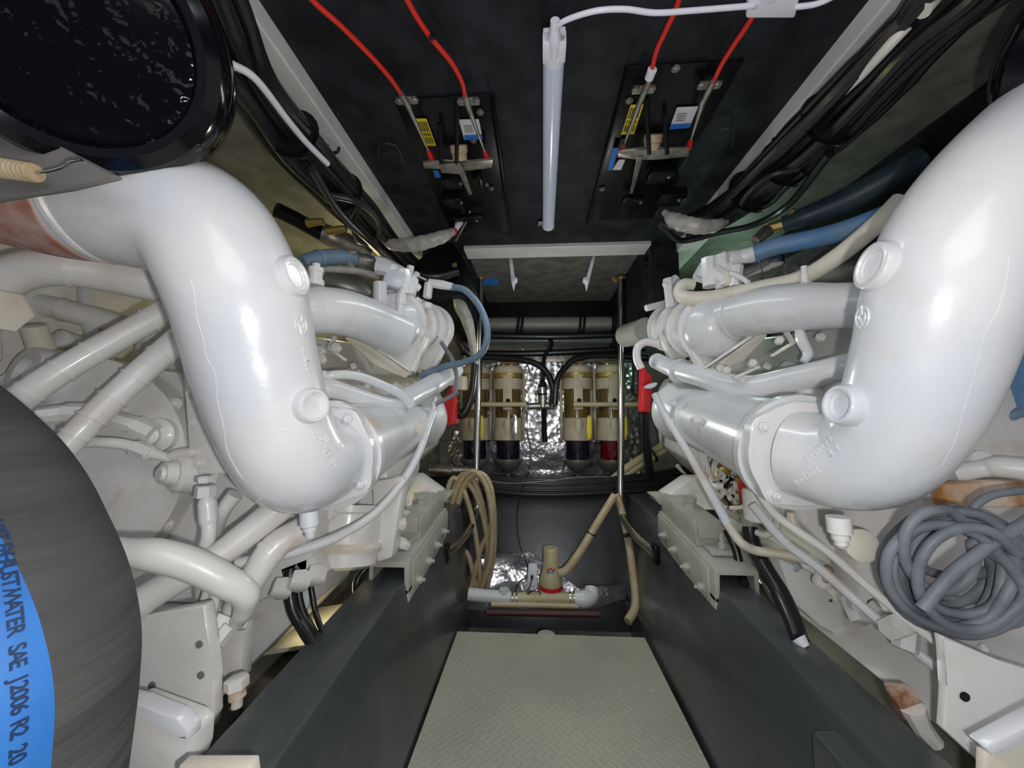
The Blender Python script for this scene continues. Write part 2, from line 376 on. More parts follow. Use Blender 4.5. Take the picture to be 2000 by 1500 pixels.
frost.node_tree.nodes['Principled BSDF'].inputs['Emission Color'].default_value = (.55, .62, .85, 1); frost.node_tree.nodes['Principled BSDF'].inputs['Emission Strength'].default_value = .10
mk('diffuser', bm, frost, t)
bm = B(); halfround(bm, a + up * .010, a + dr * .052 + up * .010, .0205, up); box_b(bm, a + dr * .02 + up * .006, (.042, .04, .024), Mr); mk('end_cap', bm, whitep, t)
bm = B(); halfround(bm, b - dr * .009 + up * .010, b + up * .010, .0205, up); mk('end_cap', bm, whitep, t)
box('mounting_clip', t, dsteel, G(1056, 437, .69), (.02, .03, .004))
tube('plug', t, whitep, [a + up * .004 + dr * .03, a + up * .002 + dr * .005, a + up * .004 - dr * .03], [.012, .012, .008])
o = tube('light_cord', None, whitep, [G(1082, 62, .665), G(1100, 42, .66), G(1160, 22, .655), G(1220, 18, .655), G(1280, 25, .655), G(1360, 20, .66), G(1460, 12, .66), G(1475, 12, .665)], .0042)
tag(o, 'white power cord looping from the tube light to the inline switch', 'cord')
o = tube('light_cord', None, whitep, [G(1552, 14, .665), G(1600, 6, .66), G(1650, -20, .66), G(1700, -60, .66), G(1760, -200, .66), G(1780, -400, .67)], .0042)
tag(o, 'short white cord leaving the inline switch towards the upper right', 'cord')
t = thing('inline_switch', 'white inline cord switch box under the black overhead', 'switch', G(1510, 18, .67))
prism('switch_body', t, whitep, [G(1462, -14, .665), G(1565, -16, .665), G(1553, 37, .665), G(1456, 37, .665)], (0, 0, .02), .004)
box('rocker', t, whitep, G(1505, -4, .662), (.022, .012, .006))
# control cables and actuators
def redcable(pts, lab, sleeve=None, tie=None):
    t = thing('control_cable', lab, 'cable', G(*pts[-1], .66), 'red control cables')
    c = tube('jacket', t, redc, [G(x, y, .672 if i else .69) for i, (x, y) in enumerate(pts)], .0046)
    if sleeve: tube('white_sleeve', c, whitep, [G(x, y, .668) for x, y in sleeve], .009)
    if tie: tube('cable_tie', c, black, [G(x, y, .668) for x, y in tie], .006)
redcable([(420, -330), (540, -90), (608, -2), (665, 50), (720, 105), (760, 150), (783, 183)], 'red control cable furthest left, curving to the left actuator')
redcable([(640, -330), (755, -90), (795, 0), (835, 65), (880, 120), (902, 160), (908, 188)], 'red control cable with a dark tie, right one entering the left actuator', tie=[(842, 68), (845, 74)])
redcable([(1370, -330), (1338, -90), (1326, 0), (1300, 60), (1282, 100), (1273, 138)], 'red control cable ending in a white sleeve at the right actuator', sleeve=[(1274, 136), (1268, 152)])
redcable([(1700, -330), (1540, -90), (1465, 40), (1435, 85), (1410, 125), (1394, 158)], 'red control cable passing under the switch box, furthest right', None)
def lin(a, b, t): return (a[0] + (b[0] - a[0]) * t, a[1] + (b[1] - a[1]) * t)
def actuator(s):
    left = s < 0
    lab = ('black shift actuator panel overhead left of the tube light, blue tag under its crank', 'black throttle actuator panel overhead right of the tube light, blue-white sticker on it')[0 if left else 1]
    t = thing('shift_actuator', lab, 'actuator', V(XM + s * .24 - (.02 if left else 0), 1.0, .69), 'control actuators')
    x0, x1 = (-.305, -.085) if left else (.183, .41); y0, y1 = (.76, 1.36) if left else (.71, 1.30)
    bm = B(); box_b(bm, V((x0 + x1) / 2, (y0 + y1) / 2, .697), (x1 - x0, y1 - y0, .004), None, .001)
    xe = x1 if left else x0
    box_b(bm, V(xe, (y0 + y1) / 2, .683), (.004, y1 - y0, .03), None, .001)
    mk('mounting_panel', bm, blackp, t)
    for px, py in (((938, 219), (960, 368), (925, 275)) if left else ((1229, 197), (1176, 369), (1320, 134))): bolt(t, dsteel, G(px, py, .690), (0, 0, -1), .006, .004, 'screw')
    # cable anchors with two bolts each, rods, ends
    spec = ([((783, 183), (796, 205), (838, 298), (794, 196)), ((908, 188), (916, 212), (948, 300), (915, 198))] if left else
            [((1272, 148), (1252, 195), (1216, 290), (1257, 175)), ((1394, 158), (1375, 195), (1348, 278), (1386, 166))])
    for c0, c1, c2, cl in spec:
        an = tube('cable_anchor', t, dsteel, [G(*c0, .668), G(*lin(c0, c1, 1.2), .668)], .0062)
        bx = box('saddle', an, dsteel, G(cl[0], cl[1], .676), (.045, .018, .006), None, .002)
        for k in (-1, 1): bolt(an, dsteel, G(cl[0] + k * 15, cl[1] + k * (-1), .671), (0, 0, -1), .0062, .004)
        tube('push_rod', t, dsteel, [G(*c1, .668), G(*lin(c1, c2, .55), .668), G(*c2, .668)], [.0055, .0038, .0022], n=3)
        tube('red_boot', t, redp, [G(*lin(c1, c2, .96), .668), G(*lin(c1, c2, 1.13), .668)], [.005, .009], n=3)
    if left:
        prism('crank_arm', t, dsteel, [G(826, 318, .655), G(862, 316, .655), G(905, 318, .655), G(963, 312, .655), G(960, 328, .655), G(912, 334, .655), G(868, 330, .655), G(828, 330, .655)], (0, 0, .006), .001)
        prism('crank_lever', t, dsteel, [G(858, 322, .645), G(898, 320, .645), G(908, 336, .645), G(922, 380, .66), G(916, 382, .66), G(898, 340, .645), G(862, 338, .645)], (0, 0, .004), .001)
        lathe('coil_drum', t, tan, [(-.02, .018), (-.018, .022), (-.002, .022), (0, .019), (.015, .019)], G(897, 300, .675), (0, .6, -.7), 28)
        lab1 = [(811, 232), (833, 232), (852, 285), (829, 285)]; lab2 = [(896, 234), (935, 233), (943, 273), (907, 274)]; blue = [(907, 264), (941, 263), (943, 273), (907, 274)]
        extra = [(846, 333), (856, 333), (862, 347), (850, 347)]
        rods = [(858, 240, 862, 318), (893, 200, 892, 318)]
        boxes = [((883, 352), (.055, .045, .03)), ((885, 390), (.06, .05, .035)), ((935, 355), (.025, .07, .03)), ((915, 425), (.10, .025, .02))]
    else:
        prism('crank_arm', t, dsteel, [G(1207, 296, .655), G(1245, 292, .655), G(1300, 292, .655), G(1346, 290, .655), G(1345, 306, .655), G(1280, 312, .655), G(1250, 312, .655), G(1207, 308, .655)], (0, 0, .006), .001)
        prism('crank_lever', t, dsteel, [G(1244, 308, .65), G(1256, 308, .65), G(1244, 350, .67), G(1236, 378, .67), G(1230, 378, .67)], (0, 0, .004), .001)
        lathe('coil_drum', t, tan, [(-.02, .018), (-.018, .022), (-.002, .022), (0, .019), (.015, .019)], G(1274, 280, .675), (0, .6, -.7), 28)
        lab1 = [(1232, 205), (1257, 204), (1238, 262), (1213, 263)]; lab2 = [(1322, 210), (1364, 208), (1346, 250), (1307, 253)]; blue = [(1311, 243), (1349, 241), (1346, 250), (1307, 253)]
        extra = [(1197, 289), (1209, 289), (1195, 332), (1187, 332)]
        rods = [(1262, 190, 1268, 300), (1298, 220, 1303, 300)]
        boxes = [((1290, 340), (.07, .05, .03)), ((1235, 390), (.06, .03, .02)), ((1310, 385), (.08, .06, .03))]
    for x, y, X, Y in rods: tube('guide_rod', t, blackp, [G(x, y, .68), G(X, Y, .648)], .0052)
    for (x, y), s3 in boxes:
        b0 = box('gear_housing', t, blackp, G(x, y, .672), s3, Matrix.Rotation(s * -.0, 3, 'Z'), .005)
        bolt(b0, dsteel, G(x + 16, y + 6, .672 - s3[2] / 2 - .001), (0, 0, -1), .004, .003, 'screw')
    if not left:
        prism('white_sticker', t, labelw, [G(1209, 312, .681), G(1221, 312, .681), G(1213, 332, .681), G(1196, 332, .681)], (0, 0, .0006), 0)
    yl = prism('yellow_label', t, yell, [G(x, y, .690) for x, y in lab1], (0, 0, .0006), 0)
    a, b, c, d = [G(x, y, .6893) for x, y in lab1]
    bm = B()
    for k in range(5):
        u = .15 + .17 * k
        for (v0, v1) in ((.1, .45), (.5, .62), (.67, .9)):
            p0 = a.lerp(b, u).lerp(d.lerp(c, u), v0); p1 = a.lerp(b, u).lerp(d.lerp(c, u), v1); sx = (b - a) * .05
            f = [bm.verts.new(q) for q in (p0 - sx, p0 + sx, p1 + sx, p1 - sx)]; bm.faces.new(f)
    mk('print_lines', bm, ink, yl, smooth=False)
    wl_ = prism('white_label', t, labelw, [G(x, y, .690) for x, y in lab2], (0, 0, .0006), 0)
    prism('blue_band', wl_, labelb, [G(x, y, .6892) for x, y in blue], (0, 0, .0006), 0)
    a, b, c, d = [G(x, y, .6890) for x, y in lab2]; bm = B()
    for k in range(4):
        v = .3 + .1 * k; p0 = a.lerp(d, v).lerp(b.lerp(c, v), .15); p1 = a.lerp(d, v).lerp(b.lerp(c, v), .6); sx = (d - a) * .02
        bm.faces.new([bm.verts.new(q) for q in (p0 - sx, p1 - sx, p1 + sx, p0 + sx)])
    mk('print_lines', bm, duct, wl_, smooth=False)
    prism('blue_tag', t, labelb, [G(x, y, .68) for x, y in extra], (0, 0, .0006), 0)
actuator(-1); actuator(1)
# raised outline brackets on the lining
for pts, lab in (([(740, 318), (741, 284), (773, 284), (788, 318)], 'dark metal loop bracket on the black overhead beside the left actuator'), ([(1385, 292), (1395, 262), (1430, 250), (1430, 290)], 'dark metal loop bracket on the black overhead beside the right actuator')):
    tag(tube('loop_bracket', None, pm('dark_bracket', (.05, .055, .06), .4, .5) if 'dark_bracket' not in MATS else MATS['dark_bracket'], [G(x, y, .69) for x, y in pts], .0016, n=2), lab, 'bracket')
# ---- cable bundles along the white beams
def bundle(lab, path, n, spread, z, seed, par_pale=True, radii=(.005, .011)):
    random.seed(seed); t = thing('cable_bundle', lab, 'cables', G(*path[len(path) // 2], z), None)
    for i in range(n):
        a = random.uniform(0, 6.28); q = spread * math.sqrt(random.random()); ox = math.cos(a) * q; oz = math.sin(a) * q * .5; r = random.uniform(*radii)
        pts = []
        for j, (x, y) in enumerate(path):
            sq = .75 if j in (2, len(path) - 2) else 1
            pts.append(G(x, y, z) + Vector((ox * sq + random.uniform(-.006, .006), 0, oz * sq + random.uniform(-.006, .006))))
        k = tube('cable', t, black, pts, r, seg=8, n=4, wave=(lambda u: 1 + .06 * math.sin(u * 420)) if i % 4 == 0 else None)
    return t
tl = bundle('thick bundle of black cables along the left white beam', [(290, -220), (405, 30), (490, 175), (570, 285), (640, 360), (695, 415), (745, 470), (800, 530)], 34, .062, .60, 3, radii=(.007, .014))
tr = bundle('thick bundle of black cables along the right white beam', [(2060, -210), (1900, -40), (1795, 60), (1690, 165), (1590, 265), (1500, 345), (1430, 400), (1350, 445)], 40, .062, .60, 4, radii=(.007, .015))
for t_, pts in ((tl, [(452, 125), (500, 155), (560, 232), (600, 280), (640, 320)]), ):
    tube('pale_cable', t_, labelw, [G(x, y, .55) for x, y in pts], .006, label='pale grey cable')
tube('pale_cable', tr, wcream, [G(1795, 25, .60), G(1740, 85, .58), G(1690, 140, .58), G(1650, 182, .58)], [.009, .008, .007, .004], label='pale cable sleeve')
tube('pale_cable', tr, wcream, [G(1830, -15, .60), G(1800, 22, .58)], .012, label='pale cable end')
def ties(t_, pts, z, r=.05):
    for x, y, dx, dy in pts:
        p = G(x, y, z); d = (G(x + dx, y + dy, z) - p).normalized()
        k = lathe('cable_tie', t_, black, [(-.003, r * 1.3), (-.003, r + .002), (.003, r + .002), (.003, r)], p, d, 20)
        tube('tie_tail', k, black, [p + Vector((0, 0, -r)), p + Vector((.012, 0, -r - .012)), p + Vector((.03, 0, -r - .01))], .0022, seg=6)
ties(tl, [(575, 262, 60, 75), (670, 375, 50, 60)], .60, .042)
ties(tr, [(1620, 232, -60, 60), (1530, 320, -60, 55), (1462, 375, -60, 50)], .60, .045)
def hook(px, py, lab, fl):
    p = G(px, py, .66); tag(tube('cable_hook', None, black, [p, p + Vector((0, .004, -.012)), p + Vector((fl * .012, .004, -.020)), p + Vector((fl * .024, .004, -.016)), p + Vector((fl * .026, .004, -.006))], .0035, seg=8), lab, 'hook', 'cable hooks on the beams')
hook(640, 282, 'black plastic hook on the left white beam, lower one', 1); hook(447, 55, 'black plastic clip on the left white beam near the black housing', 1)
hook(1535, 262, 'black plastic hook on the right white beam', -1)
# cable loops hanging at the bundle ends
for lab, pts, z, r in (('black cable loop hanging at the end of the left bundle', [(640, 380), (700, 395), (738, 430), (735, 470), (700, 470), (690, 430), (705, 400)], .52, .008),
                       ('black cable loop hanging at the end of the right bundle', [(1560, 330), (1500, 345), (1455, 385), (1452, 410), (1500, 400), (1540, 360), (1570, 335)], .56, .007),
                       ('wide black cable loop below the right bundle', [(1620, 300), (1540, 400), (1470, 440), (1400, 455), (1330, 470), (1290, 440)], .55, .009),
                       ('black cable dropping from the left bundle past the white beam end', [(610, 330), (660, 410), (720, 470), (780, 520), (830, 545)], .50, .009)):
    tag(tube('cable_loop', None, black, [G(x, y, z) for x, y in pts], r, seg=10), lab, 'cable')
# sleeved cable bundles at beam ends
def sleeve(lab, pts, rad):
    o = tube('sleeved_cable', None, clearh, pts, rad, wave=lambda u: 1 + .05 * math.sin(u * 60), n=8); return tag(o, lab, 'cable sleeve')
o1 = sleeve('translucent wrapped cable sleeve below the end of the left beam', [(738, 462, 1.2), (770, 478, 1.19), (815, 476, 1.18), (860, 464, 1.18), (885, 452, 1.2)], [5, 13, 16, 14, 8])
o2 = sleeve('translucent wrapped cable sleeve below the end of the right beam', [(1297, 414, 1.12), (1320, 432, 1.10), (1355, 441, 1.08), (1390, 442, 1.08), (1424, 430, 1.10)], [6, 17, 17, 14, 7])
tag(tube('taped_cable_end', None, whitep, [(905, 415, 1.25), (897, 434, 1.25), (890, 450, 1.25)], [7, 8, 5]), 'white taped wire end hanging under the left actuator', 'wire')
tag(tube('taped_cable_end', None, redp, [(890, 448, 1.25), (886, 458, 1.25)], [6, 5]), 'red tipped wire end hanging under the left actuator', 'wire')
for pts, lab in (([(905, 360, 1.2), (903, 400, 1.22), (888, 448, 1.25), (880, 455, 1.26)], 'left of the two thin wires dropping from the left actuator'), ([(918, 380, 1.2), (916, 420, 1.22), (890, 470, 1.28)], 'right of the two thin wires dropping from the left actuator')):
    tag(tube('wire', None, dsteel, pts, 2.2, seg=8), lab, 'wire', 'wires under the left actuator')

tag(box('floor_board', None, cream, V(-.60, 1.13, -.585), (.26, .22, .012), Euler((0, R(-6), R(8))).to_matrix(), .003), 'cream board lying in the bilge outboard of the left stringer', 'board')

# ================================================================ ENGINES
INC = .12                                   # the engines rise going forward
def EY(z, y): return z + INC * (y - 1.0)
def inc_prism(name, par, mat, s, poly, y0, y1, b=.006, inc=INC):
    bm = B(); A = [bm.verts.new(MX(s, d, y0, z + inc * (y0 - 1))) for d, z in poly]; Bv = [bm.verts.new(MX(s, d, y1, z + inc * (y1 - 1))) for d, z in poly]; n = len(poly)
    bm.faces.new(A[::-1]); bm.faces.new(Bv)
    for j in range(n): bm.faces.new((A[j], A[(j + 1) % n], Bv[(j + 1) % n], Bv[j]))
    bev(bm, A + Bv, b); return mk(name, bm, mat, par)
def emblem(par, mat, tree, px, py, size):
    a, n = hit(tree, px, py)
    if a is None: return
    if n.dot(CO - a) < 0: n = -n
    x = Vector((0, 0, 1)); x = (x - n * x.dot(n)).normalized(); y = n.cross(x); bm = B()
    for k0, k1, rr_ in ((.25, 2.7, 1), (3.4, 5.85, 1), (.3, 2.2, .5), (3.5, 5.4, .5)):
        tube_b(bm, [a + (x * math.cos(k0 + (k1 - k0) * i / 6) + y * math.sin(k0 + (k1 - k0) * i / 6)) * size * rr_ for i in range(7)], size * .12, seg=6, n=2)
    tube_b(bm, [a + x * size * .25, a + x * size * 1.15], size * .12, seg=6); tube_b(bm, [a - x * size * .1 + y * size * .2, a - x * size * 1.0 - y * size * .1], size * .12, seg=6)
    mk('cast_emblem', bm, mat, par)
def plug_boss(par, mat, tree, px, py, r, out=.012, nudge=None):
    a, n = hit(tree, px, py)
    if n.dot(CO - a) < 0: n = -n
    if nudge: n = (n + Vector(nudge)).normalized()
    o = lathe('plug_boss', par, mat, [(-.03, r * 1.12), (out * .3, r * 1.08), (out, r * 1.0), (out * 1.15, r * .93), (out * 1.15, r * .80), (out * .75, r * .74), (out * .75, r * .66), (out * .45, r * .60), (out * .45, 0)], a, n, 36)
def seam(par, mat, tree, pts, r=.0007):
    ps = []
    for x, y in pts:
        p, n = hit(tree, x, y)
        if p is not None: ps.append(p)
    if len(ps) > 2: tube('casting_seam', par, mat, ps, r, seg=6, n=4)
def exhaust_elbow(par, path, flange_c, flange_n, rad, mat, lab, bolts):
    eb = tube('exhaust_elbow', par, mat, path, rad, seg=40, n=10, label=lab)
    fc = P(flange_c); fn = Vector(flange_n).normalized(); bm = B(); m = 48; rings = []
    # flange outline swells into an ear at each bolt
    u = Vector((0, 0, 1)); u = (u - fn * u.dot(fn)).normalized(); v = fn.cross(u)
    for t, k in ((-.014, .97), (-.012, 1.0), (.010, 1.0), (.012, .97)):
        rg = []
        for j in range(m):
            q = 2 * math.pi * j / m; rr_ = .094 + .010 * max(0, math.cos(4 * (q - .6))) ** 2
            rg.append(bm.verts.new(fc + fn * t + (u * math.cos(q) + v * math.sin(q)) * rr_ * k))
        rings.append(rg)
    for A, Bv in zip(rings, rings[1:]):
        for j in range(m): bm.faces.new((A[j], A[(j + 1) % m], Bv[(j + 1) % m], Bv[j]))
    bm.faces.new(rings[0]); bm.faces.new(rings[-1][::-1]); fl = mk('flange', bm, mat, eb)
    for k in range(4):
        q = .6 + k * math.pi / 2
        bolt(fl, mat, fc - fn * .014 + (u * math.cos(q) + v * math.sin(q)) * .088, -fn, .0095, .009)
    return eb
def manifold(par, a, b, r, mat):
    a, b = P(a), P(b); d = (b - a).normalized(); L = (b - a).length
    m = lathe('exhaust_manifold', par, mat, [(0, r * 1.13), (.018, r * 1.13), (.022, r * 1.0), (.10, r * .97), (L * .35, r * .94), (L * .6, r * .97), (L * .80, r * .98), (L * .84, r * 1.12), (L * .87, r * 1.14), (L * .90, r * 1.12), (L * .96, r * 1.0), (L, r * .6), (L + .01, 0)], a, d, 44)
    return m, d
def stub(par, mat, p, axis, r, L, name='sensor_plug'):
    return lathe(name, par, mat, [(-.02, r * 1.8), (0, r * 1.5), (L * .3, r * 1.15), (L * .32, r * .8), (L * .45, r * .8), (L * .46, r), (L * .9, r), (L, r * .8)], p, axis, 8)
def heat_exchanger(par, a, b, R0, mat, mat2, s):
    a, b = P(a), P(b); d = (b - a).normalized(); L = (b - a).length
    h = lathe('heat_exchanger', par, mat, [(-.055, 0), (-.052, R0 * .35), (-.038, R0 * .66), (-.018, R0 * .86), (.0, R0 * .93), (L * .98, R0 * .93), (L, R0 * .85)], a, d, 44)
    for f in (.06, .34, .64, .985):
        lathe('clamp_band', h, mat2, [(-.004, R0 * .90), (-.004, R0 * 1.06), (.004, R0 * 1.06), (.004, R0 * .90)], a + d * L * f, d, 48)
    return h
def nut(par, mat, p, axis, r, L, name='hex_nut'): return lathe(name, par, mat, [(0, r * .8), (.002, r), (L - .002, r), (L, r * .8)], p, axis, 6)
def clutter(par, mats, region, n, seed, size=(.008, .02)):
    """small castings, fittings and screws on an engine surface: one part each, within a 3-D box"""
    random.seed(seed); (x0, x1), (y0, y1), (z0, z1) = region
    for i in range(n):
        p = V(random.uniform(x0, x1), random.uniform(y0, y1), random.uniform(z0, z1)); k = random.choice('nbsb'); m = random.choice(mats); r = random.uniform(*size)
        ax = Vector((random.uniform(-.5, .5), random.uniform(-1, .2), random.uniform(0, 1)))
        if k == 'n': nut(par, m, p, ax, r * .7, r * 1.4)
        elif k == 's': bolt(par, m, p, ax, r * .5, r * .5)
        else: box('casting_lug', par, m, p, (r * 1.5, r * 2, r), Euler((random.random(), random.random(), random.random())).to_matrix(), .002)
# ---------------------------------------------------------------- LEFT ENGINE
EL = thing('marine_engine', 'large white painted marine engine filling the left side, behind the charcoal hose', 'engine', MX(-1, .7, 1.0, -.5), 'pair of marine engines')
ER = thing('marine_engine', 'large white painted marine engine filling the right side, beside the grey hose coil', 'engine', MX(1, .7, 1.0, -.5), 'pair of marine engines')
for s, E, m1 in ((-1, EL, white2), (1, ER, white2)):
    blk = inc_prism('engine_block', E, m1, s, [(.49, .02), (.53, .09), (.63, .12), (.67, .23), (1.02, .26), (1.06, -.2), (1.0, -.40), (.72, -.40), (.56, -.26), (.50, -.20), (.49, -.06)], .86, 1.78, .012)
    inc_prism('cylinder_head', E, m1, s, [(.455, -.03), (.462, .01), (.50, .05), (.57, .095), (.62, .10), (.62, -.05)], .88, 1.70, .01)
    inc_prism('oil_pan', E, m1, s, [(.71 + (.0 if s > 0 else .05), -.40), (.70 + (.0 if s > 0 else .05), -.42), (.595 + (.0 if s > 0 else .085), -.485), (.69, -.53), (1.0, -.58), (1.04, -.40)], .66 if s < 0 else .42, 1.62, .012, .05)
    rail = inc_prism('pan_rail', E, m1, s, [(.69, -.378), (.685, -.39), (.70, -.405), (1.0, -.40), (1.0, -.378)], .70 if s < 0 else .42, 1.64, .002, .05)
    for k in range(9):
        y = .74 + k * .1; bolt(rail, m1, MX(s, .705, y, -.378 + .05 * (y - 1)), (0, 0, 1), .007, .007)
    for k in range(7):
        y = .95 + k * .11; bolt(blk, m1, MX(s, .535, y, EY(.085, y)), (-s * .6, -.1, .8), .008, .008)
# lower ledge under the manifold, alternator-like lumps
inc_prism('timing_cover', EL, white2, -1, [(.52, -.30), (.52, .10), (1.15, .16), (1.2, -.36), (.64, -.36)], .80, .88, .01)
inc_prism('timing_cover', ER, stained, 1, [(.56, -.34), (.56, .10), (1.06, .16), (1.06, -.42), (.76, -.42), (.62, -.28)], .80, .88, .01)
# --- left exhaust elbow
pathL = [(-260, 300, .50), (-60, 345, .50), (110, 385, .51), (250, 405, .52), (395, 445, .53), (468, 575, .545), (500, 700, .575), (533, 815, .605), (580, 900, .645), (640, 893, .715)]
el = exhaust_elbow(EL, pathL, (640, 890, .72), (.0, 1, .1), [.085, .085, .085, .088, .091, .091, .089, .086, .085, .081], white, 'glossy white cast exhaust elbow, left engine', None)
tree = bvh(el)
plug_boss(el, white, tree, 572, 540, .028, .008, (.4, 0, 0)); plug_boss(el, white, tree, 604, 792, .026, .013, (.25, -.1, 0))
emblem(el, white, tree, 588, 635, .013)
emboss('cast_text', el, white, 'GSKEL', (594, 682), (602, 722), .011, tree)
emboss('cast_text', el, white, '9927B7E2 21', (612, 838), (655, 910), .012, tree)
emblem(el, white, tree, 636, 858, .006)
seam(el, white, tree, [(372, 545), (380, 580), (384, 620), (396, 660), (404, 700), (420, 730), (424, 780), (436, 830), (444, 880), (470, 930), (510, 975)])
bm = B(); a, n = hit(tree, 555, 832); n = n if n.dot(CO - a) > 0 else -n
lathe_b(bm, [(-.002, .0085), (.0012, .0085), (.0012, .007), (.0002, .007)], a, n, 28); mk('cast_ring', bm, white, el)
tube('copper_section', el, copper, [(-260, 300, .50), (-60, 345, .50), (110, 385, .51), (190, 397, .514)], [.0875, .0875, .0875, .0870], seg=40, label='rust-brown copper section with flaking paint')
lathe('weld_bead', el, white2, [(-.006, .087), (-.003, .0895), (.003, .0895), (.006, .087)], (192, 397, .514), Vector((1, .1, .1)), 40)
lathe('drain_plug', el, white, [(-.02, .015), (.004, .015), (.006, .011), (.012, .011), (.012, .008), (.020, .008), (.024, .006)], (605, 1022, .645), (.1, 0, -1), 20)
ml, dL = manifold(EL, (640, 890, .73), (826, 812, 1.40), .094, silver)
bolt(ml, white, (762, 865, .88), (.9, -.3, 0), .010, .014, 'sensor_plug'); stub(ml, white, (745, 858, .86), (.9, -.35, -.2), .010, .03)
stub(ml, white, (690, 820, .8), (.4, -.5, .7), .008, .02)
prism('tube_tab', ml, cream, [(803, 815, 1.02), (822, 828, 1.02), (835, 838, 1.02), (822, 850, 1.02), (800, 832, 1.02)], (0, .004, 0), .001)
hl = heat_exchanger(EL, (765, 628, 1.07), (842, 642, 1.50), .090, silver, white2, -1)
hose('coolant_hose', EL, white, [(575, 608, .78), (635, 606, .82), (685, 614, .88), (735, 634, .97), (780, 655, 1.04)], [50, 50, 49, 48, 46], (.2,), white, seg=30)
for pts, Y, rib in (([(745, 684), (790, 684), (815, 670), (828, 657), (836, 662), (804, 724), (765, 706), (712, 670)], 1.11, [(828, 655), (837, 660), (807, 726), (799, 722)]),
               ([(815, 690), (842, 684), (858, 672), (868, 660), (875, 665), (840, 730), (812, 714)], 1.32, [(867, 659), (876, 664), (843, 731), (836, 728)])):
    sp = prism('saddle_bracket', EL, white2, [(x, y, Y) for x, y in pts], (0, .006, 0), .001); prism('saddle_rib', sp, white2, [(x, y, Y - .008) for x, y in rib], (0, .03, 0), .001)
for p, q, r in (((735, 520, 1.03), (765, 527, 1.04), 17), ((762, 520, 1.04), (770, 560, 1.05), 16), ((785, 528, 1.06), (790, 575, 1.07), 17), ((805, 540, 1.1), (806, 570, 1.1), 9), ((800, 535, 1.1), (802, 520, 1.1), 8)): tube('pipe_fitting', EL, white, [p, q], r, seg=8)
box('fitting_block', EL, white, (772, 548, 1.05), (.055, .05, .05), Euler((0, .3, .2)).to_matrix(), .006); box('fitting_block', EL, white2, (798, 560, 1.10), (.05, .06, .05), Euler((0, .2, .3)).to_matrix(), .006)
lathe('expansion_stub', EL, white, [(0, .019), (.065, .019), (.067, .017), (.067, .012), (.02, .011)], (742, 598, 1.02), (0, -.05, 1), 24)
lathe('vent_cap', EL, white, [(0, .018), (.012, .018), (.012, .014), (.03, .014), (.03, .016), (.04, .016), (.04, .008), (.05, .008)], (616, 558, .80), (0, 0, 1), 18)
sp = lathe('level_sensor', EL, white, [(0, .006), (.01, .010), (.055, .011), (.057, .014), (.085, .014), (.087, .010), (.1, .009), (.105, .005)], (779, 635, 1.0), (.06, 0, 1), 16)
# strap under the exchanger
prism('support_strap', EL, cream, [(672, 660, .98), (690, 652, .98), (745, 690, 1.05), (800, 728, 1.08), (790, 738, 1.08), (735, 715, 1.05)], (0, .012, 0), .002, label='cream diagonal strap')
prism('support_strap', EL, white2, [(700, 650, 1.0), (800, 722, 1.08), (802, 727, 1.08), (698, 656, 1.0)], (-.01, .03, 0), .001)
prism('bent_rod', EL, white2, [(650, 655, .95), (655, 657, .95), (645, 678, .95), (675, 700, .95), (672, 705, .95), (638, 680, .95)], (0, .012, 0), .001)
for p in ((628, 688, .93), (658, 682, .93), (630, 705, .93)): nut(EL, white2, p, (.2, -.9, .3), .013, .016)
clutter(EL, [white2, white], ((-.56, -.46), (1.0, 1.12), (.09, .14)), 14, 5)
clutter(EL, [white2, white, cream], ((-.46, -.40), (1.2, 1.5), (.10, .18)), 14, 6)
# pipework between elbow and head
hose('water_pipe', EL, silver, [(600, 748, .83), (650, 762, .86), (715, 785, .92), (765, 797, .98), (800, 775, 1.08), (845, 752, 1.2), (890, 722, 1.36)], [22, 23, 23, 24, 23, 22, 17], (.62, .66, .95), white, seg=22)
tube('breather_tube', EL, white, [(632, 738, .85), (655, 732, .86), (700, 735, .9), (745, 752, .94), (785, 772, .98), (803, 793, 1.0)], 10, seg=14)
nut(EL, white, (622, 735, .85), (1, 0, .1), .013, .02)
tube('vent_tube', EL, greyh, [(862, 668, 1.25), (884, 705, 1.25), (892, 740, 1.22), (885, 770, 1.2), (850, 790, 1.15)], 4.5, seg=10)
lp = hose('vent_hose', EL, blueh, [(880, 560, 1.15), (910, 568, 1.15), (940, 605, 1.15), (952, 650, 1.15), (940, 690, 1.17), (905, 708, 1.2), (868, 716, 1.22), (820, 735, 1.22)], 7, (), seg=12, label='blue-grey thin hose loop')
f = tube('hose_fitting', EL, white, [(838, 552, 1.15), (862, 556, 1.15), (884, 560, 1.15)], [9, 10, 8], seg=8); nut(EL, white, (838, 552, 1.15), (-.1, 0, -1), .014, .05); nut(EL, white, (834, 592, 1.15), (0, 0, -1), .018, .02)
